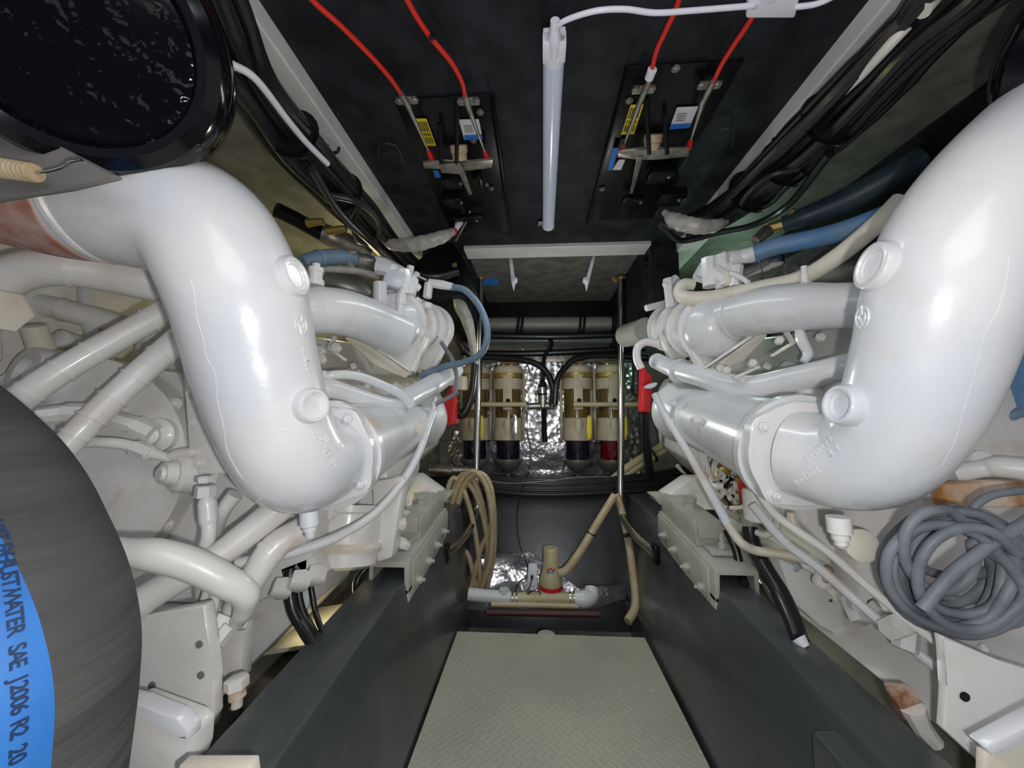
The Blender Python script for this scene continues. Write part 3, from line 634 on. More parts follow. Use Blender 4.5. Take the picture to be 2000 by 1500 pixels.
# upper hoses on the left engine
hose('supply_hose', EL, blueh, [(590, 512, .88), (630, 503, .92), (670, 502, .98), (700, 508, 1.02)], [16, 17, 17, 16], (.3,), blueh, seg=16, label='blue-grey hose with tan wrap')
ring('hose_wrap', EL, tan, ((672, 503, 1.0), (692, 507, 1.0)), .0225, .03, .001)
tube('supply_hose', EL, dsteel, [(696, 508, 1.01), (715, 512, 1.03), (730, 516, 1.05)], [16, 17, 16], seg=16)
tube('pipe_elbow', EL, white, [(728, 514, 1.05), (750, 520, 1.07), (772, 532, 1.08), (800, 545, 1.1)], [17, 18, 19, 18], seg=14)
tube('clear_hose', EL, clearh, [(600, 530, .92), (640, 525, .95), (700, 530, 1.02), (738, 540, 1.06)], 8, seg=12)
tube('oil_hose', EL, blackp, [(540, 410, 1.0), (580, 430, 1.05), (620, 452, 1.1), (640, 462, 1.12)], 17, seg=14)
tube('oil_hose', EL, dsteel, [(630, 455, 1.11), (655, 466, 1.13), (690, 482, 1.18), (720, 500, 1.22)], [22, 23, 22, 16], seg=14)
for p, q in (((600, 436, 1.05), (632, 432, 1.05)), ((640, 452, 1.05), (676, 446, 1.05))): tube('brass_fitting', EL, brass, [p, q], [10, 7], seg=8)
lathe('turbo_housing', EL, alum, [(-.08, .03), (-.05, .055), (0, .06), (.05, .05), (.08, .03)], (672, 562, 1.12), (.8, .3, -.3), 26)
clutter(EL, [white], ((-.42, -.34), (1.08, 1.2), (.37, .44)), 10, 9, (.012, .022))
# --- left hoses outboard of the elbow
hose('coolant_pipe', EL, white2, [(-60, 700, .60), (-50, 610, .60), (20, 540, .60), (110, 522, .62), (200, 532, .66), (290, 550, .70), (400, 570, .76)], [46, 44, 42, 42, 42, 42, 40], (.55,), white2, seg=30)
nut(EL, cream, (-15, 605, .57), (1, -.2, -.1), .036, .03)
hose('coolant_pipe', EL, white2, [(30, 585, .78), (110, 602, .80), (200, 625, .84), (300, 655, .88), (380, 680, .9)], 25, (.3,), white2, seg=20)
hose('wrapped_hose', EL, white2, [(20, 792, .60), (70, 757, .61), (150, 706, .64), (240, 655, .68), (340, 600, .73), (420, 560, .78)], [29, 28, 27, 26, 26, 24], (.18, .34, .48, .7), white2, .004, .0022, seg=22)
hose('wrapped_hose', EL, white2, [(120, 880, .60), (170, 828, .62), (230, 770, .65), (290, 715, .68), (360, 655, .73), (430, 600, .78)], 26, (.12, .24, .38, .52, .68), white2, .004, .0022, seg=22)
tube('drain_hose', EL, silver, [(168, 560, .84), (172, 620, .83), (190, 670, .82), (215, 720, .80), (250, 780, .78)], 14, seg=14)
tube('fuel_hose', EL, white2, [(125, 868, .64), (180, 864, .66), (240, 868, .68), (285, 882, .69), (335, 896, .70)], [12, 12, 12, 13, 9], seg=14)
nut(EL, white2, (262, 874, .685), (1, .1, -.4), .016, .035); tube('banjo_fitting', EL, white2, [(325, 897, .7), (345, 888, .7), (375, 884, .7), (388, 884, .7)], [9, 11, 11, 6], seg=10)
for a, b, r in (((75, 812, .63), (130, 806, .65), 18), ((130, 806, .65), (175, 806, .66), 21), ((175, 806, .66), (215, 815, .68), 15), ((205, 812, .68), (265, 830, .70), 18), ((265, 830, .70), (300, 846, .71), 22)):
    tube('pipe_fitting', EL, white2, [a, b], r, seg=7)
lathe('sensor_boss', EL, white2, [(-.03, .035), (.0, .033), (.004, .025), (.012, .018), (.02, .018), (.024, .012)], (305, 850, .73), (.2, -1, 0), 24)
prism('terminal_plate', EL, white2, [(357, 700, .70), (420, 700, .70), (440, 925, .70), (372, 925, .70)], (0, .03, 0), .002)
for p in ((372, 768, .698), (378, 825, .698), (368, 722, .698), (388, 905, .698)): bolt(EL, white2, p, (0, -1, 0), .007, .005)
for z_ in ((400, 930, .66, .013, .012), (402, 948, .66, .016, .022)): nut(EL, white, z_[:3], (0, 0, -1), z_[3], z_[4])
tube('crimped_hose', EL, white, [(404, 968, .66), (405, 985, .66), (407, 1015, .66), (408, 1025, .66)], [12, 17, 17, 15], seg=20)
tube('crimped_hose', EL, white2, [(407, 1010, .66), (408, 1045, .66), (398, 1085, .67), (395, 1140, .70), (400, 1190, .72)], 14, seg=18, wave=lambda u: 1 + .02 * math.sin(u * 150))
tube('crimped_hose', EL, white2, [(460, 965, .70), (435, 1000, .70), (420, 1040, .72)], [15, 14, 13], seg=16)
hose('lower_hose', EL, white2, [(190, 1072, .52), (245, 1078, .53), (310, 1085, .54), (380, 1105, .56), (440, 1135, .58), (478, 1160, .60), (478, 1190, .615), (465, 1215, .63)], [27, 28, 33, 32, 30, 26, 19, 14], (.30, .50), white2, .005, .003, seg=26, label='thick white lower hose with taped joint')
hose('lower_hose', EL, white2, [(215, 1225, .58), (280, 1172, .60), (350, 1130, .62), (420, 1090, .65), (480, 1045, .68), (560, 980, .72)], [30, 30, 28, 26, 28, 30], (.2, .55), white2, .004, .0015, seg=24)
hose('lower_hose', EL, white2, [(460, 1190, .68), (500, 1120, .68), (540, 1065, .70), (600, 1030, .74)], [24, 27, 28, 28], (.6,), white2, seg=24)
bl = lathe('gearbox_housing', EL, white2, [(-.075, 0), (-.07, .10), (-.05, .16), (-.02, .19), (.0, .20), (.01, .225), (.06, .225)], (185, 905, .78), (.15, -1, 0), 48)
for k in range(10):
    q = k * .63; bolt(bl, white2, P((185, 905, .765)) + Vector((math.cos(q) * .212, 0, math.sin(q) * .212)), (0, -1, 0), .009, .008)
lathe('round_boss', EL, white2, [(-.05, .04), (.0, .036), (.006, .03), (.006, .022), (.022, .020), (.022, .014), (.028, .012)], (345, 925, .70), (-.4, -1, .1), 28)
lathe('round_boss', EL, cream, [(-.03, .022), (0, .02), (.02, .02), (.022, .016)], (72, 655, .72), (.1, -.5, 1), 22)
lathe('round_boss', EL, silver, [(-.03, .02), (0, .019), (.012, .019), (.014, .014)], (128, 665, .76), (.1, -1, .2), 22)
lathe('round_boss', EL, silver, [(-.05, .06), (0, .055), (.012, .05), (.012, .03), (.0, .028)], (60, 730, .70), (-.2, -1, .2), 28)
# lower side plates
pl = prism('side_plate', EL, white2, [(180, 1235, .60), (270, 1205, .60), (400, 1180, .60), (408, 1260, .60), (415, 1330, .60), (418, 1400, .60), (370, 1475, .60), (250, 1560, .60), (150, 1500, .60)], (0, .02, 0), .004)
for px, py in ((390, 1258), (393, 1318), (298, 1338)): lathe('bolt_hole', pl, duct, [(-.0006, .0055), (.002, .0055)], (px, py, .6), (0, -1, 0), 20)
prism('side_plate', EL, white2, [(395, 1180, .70), (450, 1200, .70), (475, 1230, .70), (470, 1330, .70), (425, 1370, .70), (395, 1370, .70)], (0, .03, 0), .006)
br = prism('lower_bracket', EL, white, [(235, 1366, .49), (268, 1376, .49), (340, 1402, .49), (365, 1428, .49), (366, 1450, .49), (350, 1436, .49), (262, 1390, .49), (235, 1385, .49)], (0, .022, 0), .003)
prism('bracket_web', br, white2, [(240, 1380, .505), (360, 1425, .505), (372, 1440, .505), (368, 1490, .505), (340, 1560, .505), (240, 1580, .505)], (0, .04, 0), .004)
for a, r in (((440, 1200, .66), .022), ((475, 1190, .68), .018), ((450, 1220, .65), .014), ((415, 1190, .66), .015)): nut(EL, white2, a, (random.uniform(-.5, .5), -.6, -.8), r, .03, 'hose_fitting')
tube('small_loop', EL, white2, [(405, 1150, .66), (398, 1180, .66), (408, 1200, .66), (420, 1180, .66), (416, 1150, .66)], 8, seg=12)
# oil filter canister under the elbow
of = lathe('oil_filter', EL, white2, [(0, .055), (.008, .076), (.10, .080), (.12, .080), (.125, .086), (.14, .086), (.14, .065)], (668, 1110, .92), (-.02, .25, 1), 40)
lathe('filter_rim', of, cream, [(0, .080), (.01, .084), (.02, .081)], (675, 1078, .928), (-.02, .25, 1), 40)
prism('filter_bracket', EL, white2, [(725, 940, .95), (790, 930, .95), (765, 1090, .95), (735, 1100, .95)], (0, .05, 0), .006)
inc_prism('starter_motor', EL, white2, -1, [(.44, -.20), (.44, -.12), (.6, -.12), (.62, -.32), (.50, -.32)], 1.0, 1.3, .02)
clutter(EL, [white2, cream, white], ((-.40, -.34), (.95, 1.1), (-.34, -.20)), 14, 21, (.01, .02))
for p in ((555, 1135, .78), (590, 1120, .78), (620, 1110, .8)): nut(EL, white2, p, (.2, -.7, -.6), .02, .03, 'hose_fitting')
prism('filter_bracket', EL, white2, [(545, 1110, .80), (610, 1085, .80), (625, 1130, .80), (580, 1160, .80), (555, 1150, .80)], (0, .05, 0), .004)
prism('block_filler', EL, white2, [(500, 1060, .94), (650, 1060, .94), (640, 1150, .94), (500, 1190, .94)], (0, .1, 0), .01)
prism('block_skirt', EL, white2, [(470, 1130, .84), (620, 1080, .84), (600, 1190, .84), (480, 1310, .84), (420, 1340, .84)], (0, .2, 0), .01)
# dipstick
dp = tube('dipstick_tube', EL, white, [(846, 805, 1.16), (836, 832, 1.12), (820, 880, 1.05), (790, 935, .97), (735, 1000, .88), (665, 1045, .80), (590, 1073, .75), (515, 1092, .71), (460, 1100, .69)], [8, 8, 8, 8.5, 9, 10, 11, 12, 12], seg=14)
lathe('dipstick_handle', dp, white, [(0, .008), (.03, .009), (.032, .012), (.038, .012), (.038, .006), (.055, .005)], (846, 810, 1.16), (.15, 0, 1), 14)
# engine mounts (own things): angle iron on the stringer, rubber block, foot
def mount(s, lab):
    t = thing('engine_mount', lab, 'engine mount', MX(s, .43, 1.2, -.40), 'engine mounts'); mt = pm('grey_mount_paint', (.46, .46, .40), .45, 0, (.38, .38, .33), 12) if 'grey_mount_paint' not in MATS else MATS['grey_mount_paint']
    y0, y1 = 1.0, 1.42; zz = lambda z, y: z + .10 * (y - 1.0)
    def ip(name, par, poly, a, b_, bv=.0012): 
        bm = B(); A = [bm.verts.new(MX(s, d, a, zz(z, a))) for d, z in poly]; Q = [bm.verts.new(MX(s, d, b_, zz(z, b_))) for d, z in poly]; n = len(poly)
        bm.faces.new(A[::-1]); bm.faces.new(Q)
        for j in range(n): bm.faces.new((A[j], A[(j + 1) % n], Q[(j + 1) % n], Q[j]))
        bev(bm, A + Q, bv); return mk(name, bm, mt, par)
    ch = ip('channel_bracket', t, [(.378, -.362), (.482, -.362), (.482, -.425), (.472, -.425), (.472, -.374), (.389, -.374), (.389, -.44), (.378, -.44)], y0, y1)
    prism('bracket_toe', ch, mt, [MX(s, .378, y0, -.43), MX(s, .378, y1, -.39), MX(s, .378, y1, -.42), MX(s, .378, y0 + .04, -.46), MX(s, .378, y0, -.50)], (s * .010, 0, 0), .001)
    ip('angle_strip', ch, [(.374, -.372), (.379, -.372), (.379, -.445), (.374, -.445)], y0 + .03, y1)
    for k in range(4): bolt(ch, mt, MX(s, .374, 1.06 + k * .095, -.428 + .16 * k * .095), (-s, 0, 0), .010, .014)
    bk = ip('rubber_block', t, [(.388, -.300), (.468, -.300), (.468, -.362), (.388, -.362)], 1.13, 1.42, .003)
    ip('upper_lug', bk, [(.392, -.292), (.472, -.292), (.472, -.335), (.392, -.335)], 1.115, 1.132, .002)
    prism('stud_plate', bk, mt, [MX(s, .40, 1.06, -.350), MX(s, .465, 1.06, -.350), MX(s, .465, 1.11, -.344), MX(s, .40, 1.11, -.344)], (0, 0, .008), .001)
    nut(bk, mt, MX(s, .438, 1.085, -.340), (0, 0, 1), .012, .016, 'stud_nut'); lathe('stud', bk, mt, [(0, .007), (.028, .007)], MX(s, .438, 1.085, -.328), (0, 0, 1), 12)
    lathe('mount_washer', bk, mt, [(0, .034), (.006, .034), (.006, .016), (.022, .013), (.022, .018), (.036, .018)], MX(s, .432, 1.27, -.278), (0, 0, 1), 20)
    ft = prism('foot', t, white2, [MX(s, .405, 1.40, -.262), MX(s, .405, 1.40, -.310), MX(s, .60, 1.40, -.310), MX(s, .66, 1.40, -.20), MX(s, .49, 1.40, -.205)], (0, .10, 0), .004)
    prism('foot_end', ft, mt, [MX(s, .405, 1.42, -.265), MX(s, .405, 1.42, -.305), MX(s, .385, 1.42, -.300), MX(s, .36, 1.42, -.268)], (0, .08, 0), .002)
mount(-1, 'grey engine mount bolted on the left stringer, beside the tan hose coil'); mount(1, 'grey engine mount bolted on the right stringer, beside the pole foot')
# ---------------------------------------------------------------- RIGHT ENGINE
pathR = [(2560, -20, .50), (2290, 115, .50), (2130, 215, .50), (2010, 320, .49), (1900, 440, .50), (1845, 560, .51), (1808, 690, .54), (1768, 800, .575), (1705, 885, .625), (1640, 900, .67), (1560, 886, .725)]
er = exhaust_elbow(ER, pathR, (1560, 885, .73), (.0, 1, .1), [.084, .084, .084, .084, .082, .080, .078, .076, .076, .077, .076], white, 'glossy white cast exhaust elbow, right engine', None)
tree = bvh(er)
plug_boss(er, white, tree, 1712, 520, .030, .008, (-.4, 0, 0)); plug_boss(er, white, tree, 1655, 792, .028, .014, (-.4, -.1, .1))
emblem(er, white, tree, 1684, 620, .014)
seam(er, white, tree, [(1972, 500), (1968, 540), (1958, 580), (1948, 610), (1925, 650), (1912, 700), (1896, 760), (1880, 810), (1866, 860), (1840, 910)])
emboss('cast_text', er, white, '8927102', (1575, 896), (1620, 857), .012, tree)
emboss('cast_text', er, white, '21', (1622, 885), (1634, 874), .012, tree)
emboss('cast_text', er, white, '007201', (1556, 944), (1596, 918), .013, tree)
lathe('drain_plug', er, white2, [(-.02, .016), (.004, .016), (.006, .012), (.014, .012), (.014, .009), (.022, .009), (.026, .006)], (1640, 1035, .64), (.05, 0, -1), 20)
mr, dR = manifold(ER, (1560, 885, .74), (1322, 798, 1.40), .094, silver)
stub(mr, white, (1375, 818, .98), (-.95, -.3, -.15), .010, .035); stub(mr, white, (1437, 850, .86), (-.95, -.3, -.15), .011, .035)
bolt(mr, white, (1316, 790, 1.12), (-.8, -.5, .2), .008, .006)
hr = heat_exchanger(ER, (1400, 640, 1.07), (1312, 640, 1.50), .090, silver, white2, 1)
lathe('end_pipe', hr, pipeg, [(0, .05), (.10, .05), (.18, .05)], (1262, 645, 1.5), (-.2, 1, .1), 30)
hose('coolant_hose', ER, silver, [(1720, 595, .78), (1640, 597, .82), (1560, 600, .88), (1500, 606, .94), (1440, 618, 1.02), (1400, 625, 1.08)], [44, 45, 48, 48, 44, 42], (.35, .8), white, seg=28)
for pts, Y, rib in (([(1334, 654), (1346, 652), (1372, 670), (1402, 676), (1452, 672), (1420, 694), (1380, 718), (1371, 718)], 1.11, [(1334, 654), (1342, 652), (1380, 722), (1372, 726)]),
               ([(1288, 656), (1296, 652), (1315, 668), (1338, 672), (1350, 690), (1330, 708), (1318, 708)], 1.32, [(1288, 656), (1295, 653), (1326, 710), (1318, 714)])):
    sp = prism('saddle_bracket', ER, white2, [(x, y, Y) for x, y in pts], (0, .006, 0), .001); prism('saddle_rib', sp, white2, [(x, y, Y - .008) for x, y in rib], (0, .03, 0), .001)
for p, q, r in (((1385, 505, 1.08), (1388, 560, 1.08), 16), ((1410, 500, 1.07), (1412, 565, 1.07), 15), ((1440, 520, 1.03), (1436, 560, 1.03), 12)): tube('pipe_fitting', ER, white, [p, q], r, seg=8)
box('fitting_block', ER, white, (1400, 535, 1.09), (.07, .05, .05), Euler((0, -.3, -.2)).to_matrix(), .006); box('fitting_block', ER, cream, (1425, 545, 1.05), (.045, .04, .04), Euler((0, -.2, .3)).to_matrix(), .005)
prism('support_strap', ER, cream, [(1500, 655, .98), (1485, 648, .98), (1430, 690, 1.05), (1385, 720, 1.08), (1395, 730, 1.08), (1450, 708, 1.05)], (0, .012, 0), .002, label='cream diagonal strap')
prism('support_strap', ER, white2, [(1470, 650, 1.0), (1376, 716, 1.08), (1374, 722, 1.08), (1474, 656, 1.0)], (.01, .03, 0), .001)
hose('water_pipe', ER, silver, [(1700, 705, .80), (1620, 725, .84), (1540, 745, .90), (1470, 760, .96), (1420, 752, 1.03), (1370, 735, 1.12), (1320, 722, 1.24), (1282, 705, 1.36)], [26, 26, 27, 27, 25, 22, 18, 16], (.62, .84), white, seg=22)
tube('return_hose', ER, cream, [(1355, 556, 1.1), (1335, 556, 1.1), (1328, 572, 1.1), (1345, 583, 1.08), (1400, 580, 1.05), (1480, 563, .98), (1560, 545, .92), (1630, 505, .86), (1710, 440, .80), (1760, 390, .78)], [11, 12, 13, 15, 15, 15, 16, 17, 18, 18], seg=18)
tube('supply_hose', ER, bluer, [(1474, 495, 1.05), (1520, 480, 1.02), (1590, 466, .98), (1650, 450, .92), (1720, 425, .86), (1780, 400, .84)], [17, 18, 19, 20, 21, 22], seg=16, label='blue hose')
tube('oil_hose', ER, pm('dark_blue_hose', (.02, .04, .06), .45, 0, (.05, .08, .10), 9), [(1530, 438, 1.12), (1580, 420, 1.08), (1650, 392, 1.04), (1740, 345, .98), (1800, 310, .95)], [16, 20, 24, 26, 26], seg=16)
for p, q in (((1530, 438, 1.12), (1500, 446, 1.14)), ((1560, 428, 1.1), (1542, 414, 1.1)), ((1500, 450, 1.14), (1475, 470, 1.14))): tube('brass_fitting', ER, brass if q[0] > 1480 else dsteel, [p, q], [13, 10], seg=8)
tube('pipe_elbow', ER, white, [(1476, 495, 1.05), (1450, 502, 1.07), (1425, 510, 1.08), (1400, 525, 1.1)], [16, 17, 20, 18], seg=14)
for a, b_, r in (((1420, 505, 1.08), (1380, 520, 1.1), 17), ((1380, 520, 1.1), (1366, 545, 1.1), 15), ((1395, 530, 1.07), (1425, 548, 1.05), 16), ((1425, 520, 1.06), (1420, 560, 1.05), 14), ((1300, 560, 1.3), (1322, 545, 1.3), 11), ((1306, 545, 1.3), (1312, 600, 1.3), 12), ((1262, 602, 1.40), (1300, 592, 1.42), 7)):
    tube('pipe_fitting', ER, white, [a, b_], r, seg=8)
dm = lathe('filter_drum', ER, steel, [(-.06, .040), (-.02, .040), (-.018, .043), (0, .043), (.002, .040), (.03, .038), (.045, .03), (.048, 0)], (1488, 520, 1.08), (.9, -.2, .3), 30)
tube('clamp_lever', ER, white2, [(1428, 533, 1.02), (1445, 540, 1.0), (1462, 552, .98)], 5, seg=8)
lathe('turbo_housing', ER, alum, [(-.10, .03), (-.06, .065), (0, .075), (.06, .065), (.1, .04)], (1590, 535, 1.12), (.9, -.3, .2), 26)
lathe('vent_cap', ER, white2, [(0, .012), (.012, .012), (.012, .008), (.03, .008), (.03, .006), (.05, .006)], (1573, 562, .88), (0, 0, 1), 12)
prism('bent_rod', ER, white2, [(1530, 640, .92), (1550, 668, .92), (1510, 692, .92), (1512, 696, .92), (1556, 670, .92), (1536, 638, .92)], (0, .012, 0), .001)
tube('lever_arm', ER, white, [(1560, 640, .88), (1566, 665, .88), (1578, 690, .88), (1570, 706, .88)], [8, 10, 9, 7], seg=10)
prism('bent_rod', ER, white2, [(1432, 736, .94), (1484, 714, .94), (1486, 718, .94), (1438, 740, .94)], (0, .012, 0), .001)
for p in ((1405, 722, .98), (1418, 726, .96), (1468, 712, .95), (1600, 662, .9), (1520, 668, .93)): nut(ER, white2, p, (-.2, -.9, .3), .010, .014)
clutter(ER, [white2, white], ((.58, .68), (1.0, 1.12), (.09, .14)), 14, 15)
clutter(ER, [white2, white, cream], ((.49, .56), (1.25, 1.5), (.10, .18)), 14, 16, (.01, .025))
tube('loop_pipe', ER, white2, [(1285, 672, 1.35), (1262, 668, 1.35), (1246, 678, 1.35), (1244, 700, 1.35), (1252, 720, 1.35)], 8, seg=12)
dp = tube('dipstick_tube', ER, white, [(1279, 770, 1.22), (1300, 812, 1.18), (1345, 885, 1.10), (1395, 975, 1.02), (1425, 1030, .98)], [7, 7.5, 8, 9, 9], seg=14)
tube('dipstick_lower', dp, cream, [(1420, 1022, .98), (1436, 1046, .97), (1450, 1062, .96), (1475, 1075, .96), (1520, 1082, .94), (1560, 1090, .92), (1590, 1102, .90), (1606, 1120, .89)], [8, 8.5, 8.5, 8.5, 8.5, 8.5, 8.5, 7], seg=14)
lathe('dipstick_handle', dp, white, [(0, .012), (.004, .020), (.008, .021), (.010, .018), (.012, 0)], (1272, 757, 1.22), (-.4, -.2, 1), 24)
ring('dipstick_collar', dp, white, ((1308, 824, 1.17), (1316, 838, 1.16)), .013, .03, .002)
# right lower clutter
lathe('fuel_filter', ER, white2, [(0, .03), (.004, .034), (.07, .034), (.075, .03)], (1485, 1018, .97), (0, .05, 1), 26)
lathe('filler_cap', ER, cream, [(-.03, .02), (0, .022), (.002, .026), (.016, .026), (.018, .023)], (1671, 1062, .70), (-.1, -1, .1), 30)
tube('pan_bead', ER, white2, [(1478, 955, .84), (1510, 1000, .82), (1555, 1035, .80), (1620, 1080, .78), (1700, 1150, .74), (1790, 1225, .70), (1880, 1290, .66)], [8, 8, 8, 8, 8, 8, 9], seg=10)
tube('pan_bead', ER, silver, [(1470, 985, .90), (1530, 1055, .86), (1600, 1110, .83), (1680, 1180, .78), (1760, 1250, .74), (1850, 1320, .70), (1980, 1410, .66)], 9, seg=10)
tube('cream_bracket', ER, cream, [(1545, 1000, .82), (1548, 1020, .82), (1560, 1040, .81), (1590, 1062, .80)], [7, 9, 9, 9], seg=8)
tube('drain_tube', ER, pm('pale_blue_tube', (.42, .52, .62), .4), [(1510, 1142, 1.0), (1535, 1122, .97), (1560, 1102, .95)], 8, seg=12)
lathe('rusty_boss', ER, rust, [(0, .008), (.012, .009), (.03, .01), (.036, .004)], (1610, 1135, .86), (.1, -.3, 1), 16)
lathe('drain_boss', ER, white2, [(0, .016), (.006, .018), (.02, .014), (.03, .013)], (1606, 1142, .87), (0, -.2, 1), 20)
tg = prism('starter_bracket', ER, white2, [(1520, 1090, .95), (1590, 1120, .95), (1640, 1180, .95), (1660, 1260, .95), (1600, 1220, .95), (1550, 1180, .95)], (0, .1, 0), .006)
sp = prism('side_plate', ER, white2, [(1838, 1240, .60), (1852, 1300, .60), (1850, 1340, .60), (1843, 1425, .60), (1935, 1510, .60), (2100, 1560, .60), (2150, 1350, .60), (1950, 1290, .60)], (0, .012, 0), .003)
lathe('bolt_hole', sp, lining, [(-.0006, .006), (.002, .006)], (1883, 1360, .6), (0, -1, 0), 20)
lathe('bolt_hole', sp, stained, [(-.0006, .006), (.002, .006)], (1896, 1450, .6), (0, -1, 0), 20)
prism('rusty_drain', ER, rust, [(1745, 1348, .66), (1790, 1350, .66), (1815, 1390, .66), (1770, 1410, .66)], (0, .02, 0), .003)
tube('rusty_drain', ER, stained, [(1780, 1380, .66), (1800, 1420, .66), (1825, 1450, .66)], [20, 16, 14], seg=10)
br = prism('lower_bracket', ER, white, [(1925, 1462, .50), (2080, 1380, .50), (2080, 1425, .50), (1945, 1482, .50)], (0, .02, 0), .003)
prism('bracket_web', br, cream, [(1927, 1470, .50), (1950, 1480, .50), (2080, 1425, .50), (2080, 1580, .50), (1925, 1560, .50)], (0, .012, 0), .003)
clutter(ER, [white2, stained, silver], ((.60, .72), (.72, .84), (-.40, -.30)), 16, 31, (.012, .026))
clutter(ER, [white2, cream, brass, blackp], ((.50, .58), (1.02, 1.16), (-.24, -.10)), 22, 32, (.007, .016))
# outboard pieces of the right engine
tr_ = prism('rusty_tray', ER, rusty, [(1850, 945, .74), (2100, 930, .74), (2100, 992, .74), (1850, 992, .74)], (0, .03, 0), .006)
tube('branch_hose', ER, white2, [(1860, 925, .78), (1920, 915, .76), (1960, 912, .74), (2060, 925, .70)], [18, 16, 20, 22], seg=16)
lathe('round_boss', ER, white2, [(-.03, .02), (0, .02), (.01, .017), (.012, .0)], (1912, 900, .78), (-.2, -1, .3), 18)
lathe('blue_drum', ER, bluer, [(-.08, .05), (-.07, .06), (.06, .06), (.08, .05)], (2030, 730, .80), (-.2, 0, 1), 28, label='blue drum behind elbow')
tube('blue_tube', ER, blueh, [(1905, 850, .84), (1945, 828, .82), (1990, 805, .80), (2050, 790, .8)], 10, seg=12)
prism('yellow_bracket', ER, yell, [(1985, 585, .84), (2050, 585, .84), (2050, 618, .84), (1990, 618, .84)], (0, .02, 0), .002, label='yellow bracket')
# ================================================================ FORWARD BULKHEAD
def group_copy(o, off):
    r = o.copy(); C.objects.link(r); r.location = o.location + off; WL[r.name] = WL[o.name] + off
    for ch in o.children:
        c = ch.copy(); C.objects.link(c); c.parent = r; WL[c.name] = WL[ch.name] + off
        for g in ch.children: d = g.copy(); C.objects.link(d); d.parent = c; WL[d.name] = WL[g.name] + off
    return r
YF = 2.25; K = YF / F
def make_filter():
    c = W(993, 820, YF); t = thing('fuel_filter', 'x', 'fuel filter', c - Vector((0, 0, .30)), 'fuel filters on the bulkhead')
    def z(py): return (820 - py) * K
    def L(name, mat, prof, lab=None, par=None): return lathe(name, par or t, mat, [(z(y), r * K) for y, r in prof], c - Vector((0, 0, 0)), (0, 0, 1), 36, lab)
    L('lid', filt, [(735, 27), (732, 27), (724, 28), (720, 28), (716, 25), (715, 0)]); L('gasket', brass, [(740, 27), (739, 28.6), (731, 28.6), (730, 27)])
    L('collar', filt, [(762, 27.5), (761, 28.5), (741, 28.5), (740, 26)]); L('sight_window', amber, [(822, 25), (756, 25)], 'amber sight window')
    L('filter_body', filt, [(860, 25), (858, 29), (838, 29), (836, 27), (818, 27), (816, 25)])
    L('fuel_bowl', purple, [(899, 22), (897, 22.5), (858, 22.5), (856, 20)], 'dark fuel bowl')
    L('drip_dish', alum, [(936, 2.5), (922, 3), (919, 8), (912, 18), (903, 25), (897, 28), (895, 28), (894, 22)])
    lathe('lid_screw', t, brass, [(0, .010), (.008, .012), (.02, .009), (.022, 0)], c + Vector((0, 0, z(716))), (0, 0, 1), 16)
    tube('lid_handle', t, brass, [c + Vector((-.045, -.01, z(709))), c + Vector((.045, -.01, z(709)))], .008, seg=10)
    rib = box('front_rib', t, filt, c + Vector((0, -.078, z(768))), (.052, .02, .20), None, .004)
    text = flat_text('rib_mark', rib, ink, 'R', c + Vector((.004, -.089, z(783))), (1, 0, 0), (0, 0, 1), .022); 
    lathe('mark_ring', rib, ink, [(-.0005, .013), (.0, .013), (.0, .011), (-.0005, .011)], c + Vector((.004, -.0885, z(784))), (0, -1, 0), 24)
    lathe('inlet_boss', t, filt, [(-.02, .030), (.06, .028), (.075, .022), (.085, .020)], c + Vector((0, -.06, z(845))), (0, -.15, 1), 24)
    box('back_plate', t, filt, c + Vector((-.0875, .04, z(790))), (.018, .02, .42), None, .004); box('back_plate', t, filt, c + Vector((.0875, .04, z(790))), (.018, .02, .42), None, .004)
    for q in (745, 830): bolt(t, dsteel, c + Vector((-.0875, .029, z(q))), (0, -1, 0), .006, .005)
    return t
f0 = make_filter()
fl = [f0]
for px in (928, 1127, 1194): fl.append(group_copy(f0, W(px, 820, YF) - W(993, 820, YF)))
for f, l in zip(fl, ('beige fuel filter with amber window, second from the left pole', 'beige fuel filter behind the left steel pole', 'beige fuel filter right of the hanging black hoses, third from the left', 'beige fuel filter with red bowl behind the right steel pole')): f['label'] = l
for ch in fl[3].children:
    if ch.name.startswith('fuel_bowl'): ch.data = ch.data.copy(); ch.data.materials[0] = redfuel; ch['label'] = 'dark red fuel bowl'
def lever(px, py, m, lab):
    t = thing('valve_lever', lab, 'valve lever', (px, py, 2.13), None)
    lathe('valve_stem', t, dsteel, [(-.03, .012), (0, .012), (.01, .008)], (px, py, 2.14), (0, -1, 0), 14)
    prism('lever_handle', t, m, [(px - 4, py, 2.125), (px + 4, py, 2.125), (px + 5, py + 30, 2.12), (px + 3, py + 44, 2.12), (px - 3, py + 44, 2.12), (px - 5, py + 30, 2.12)], (0, .004, 0), .001)
lever(1005, 812, steel, 'bare metal valve lever on the second fuel filter from the left'); lever(939, 812, yell, 'yellow valve lever beside the left steel pole'); lever(1151, 814, yell, 'yellow valve lever on the third fuel filter'); lever(1220, 814, yell, 'yellow valve lever right of the right steel pole')
def T1(name, lab, cat, mat, pts, r, group=None, **k):
    o = tube(name, None, mat, pts, r, **k); return tag(o, lab, cat, group)
T1('fuel_pipe', 'short beige fuel pipe across the left pair of filters', 'pipe', tanp, [(938, 790, 2.148), (1028, 790, 2.148)], 5); T1('fuel_pipe', 'beige fuel pipe across the right pair of filters', 'pipe', tanp, [(1120, 790, 2.148), (1248, 790, 2.148)], 5)
t = thing('fuel_valve', 'grey valve tee with silver cap between the two filter pairs', 'valve', (1062, 800, 2.2))
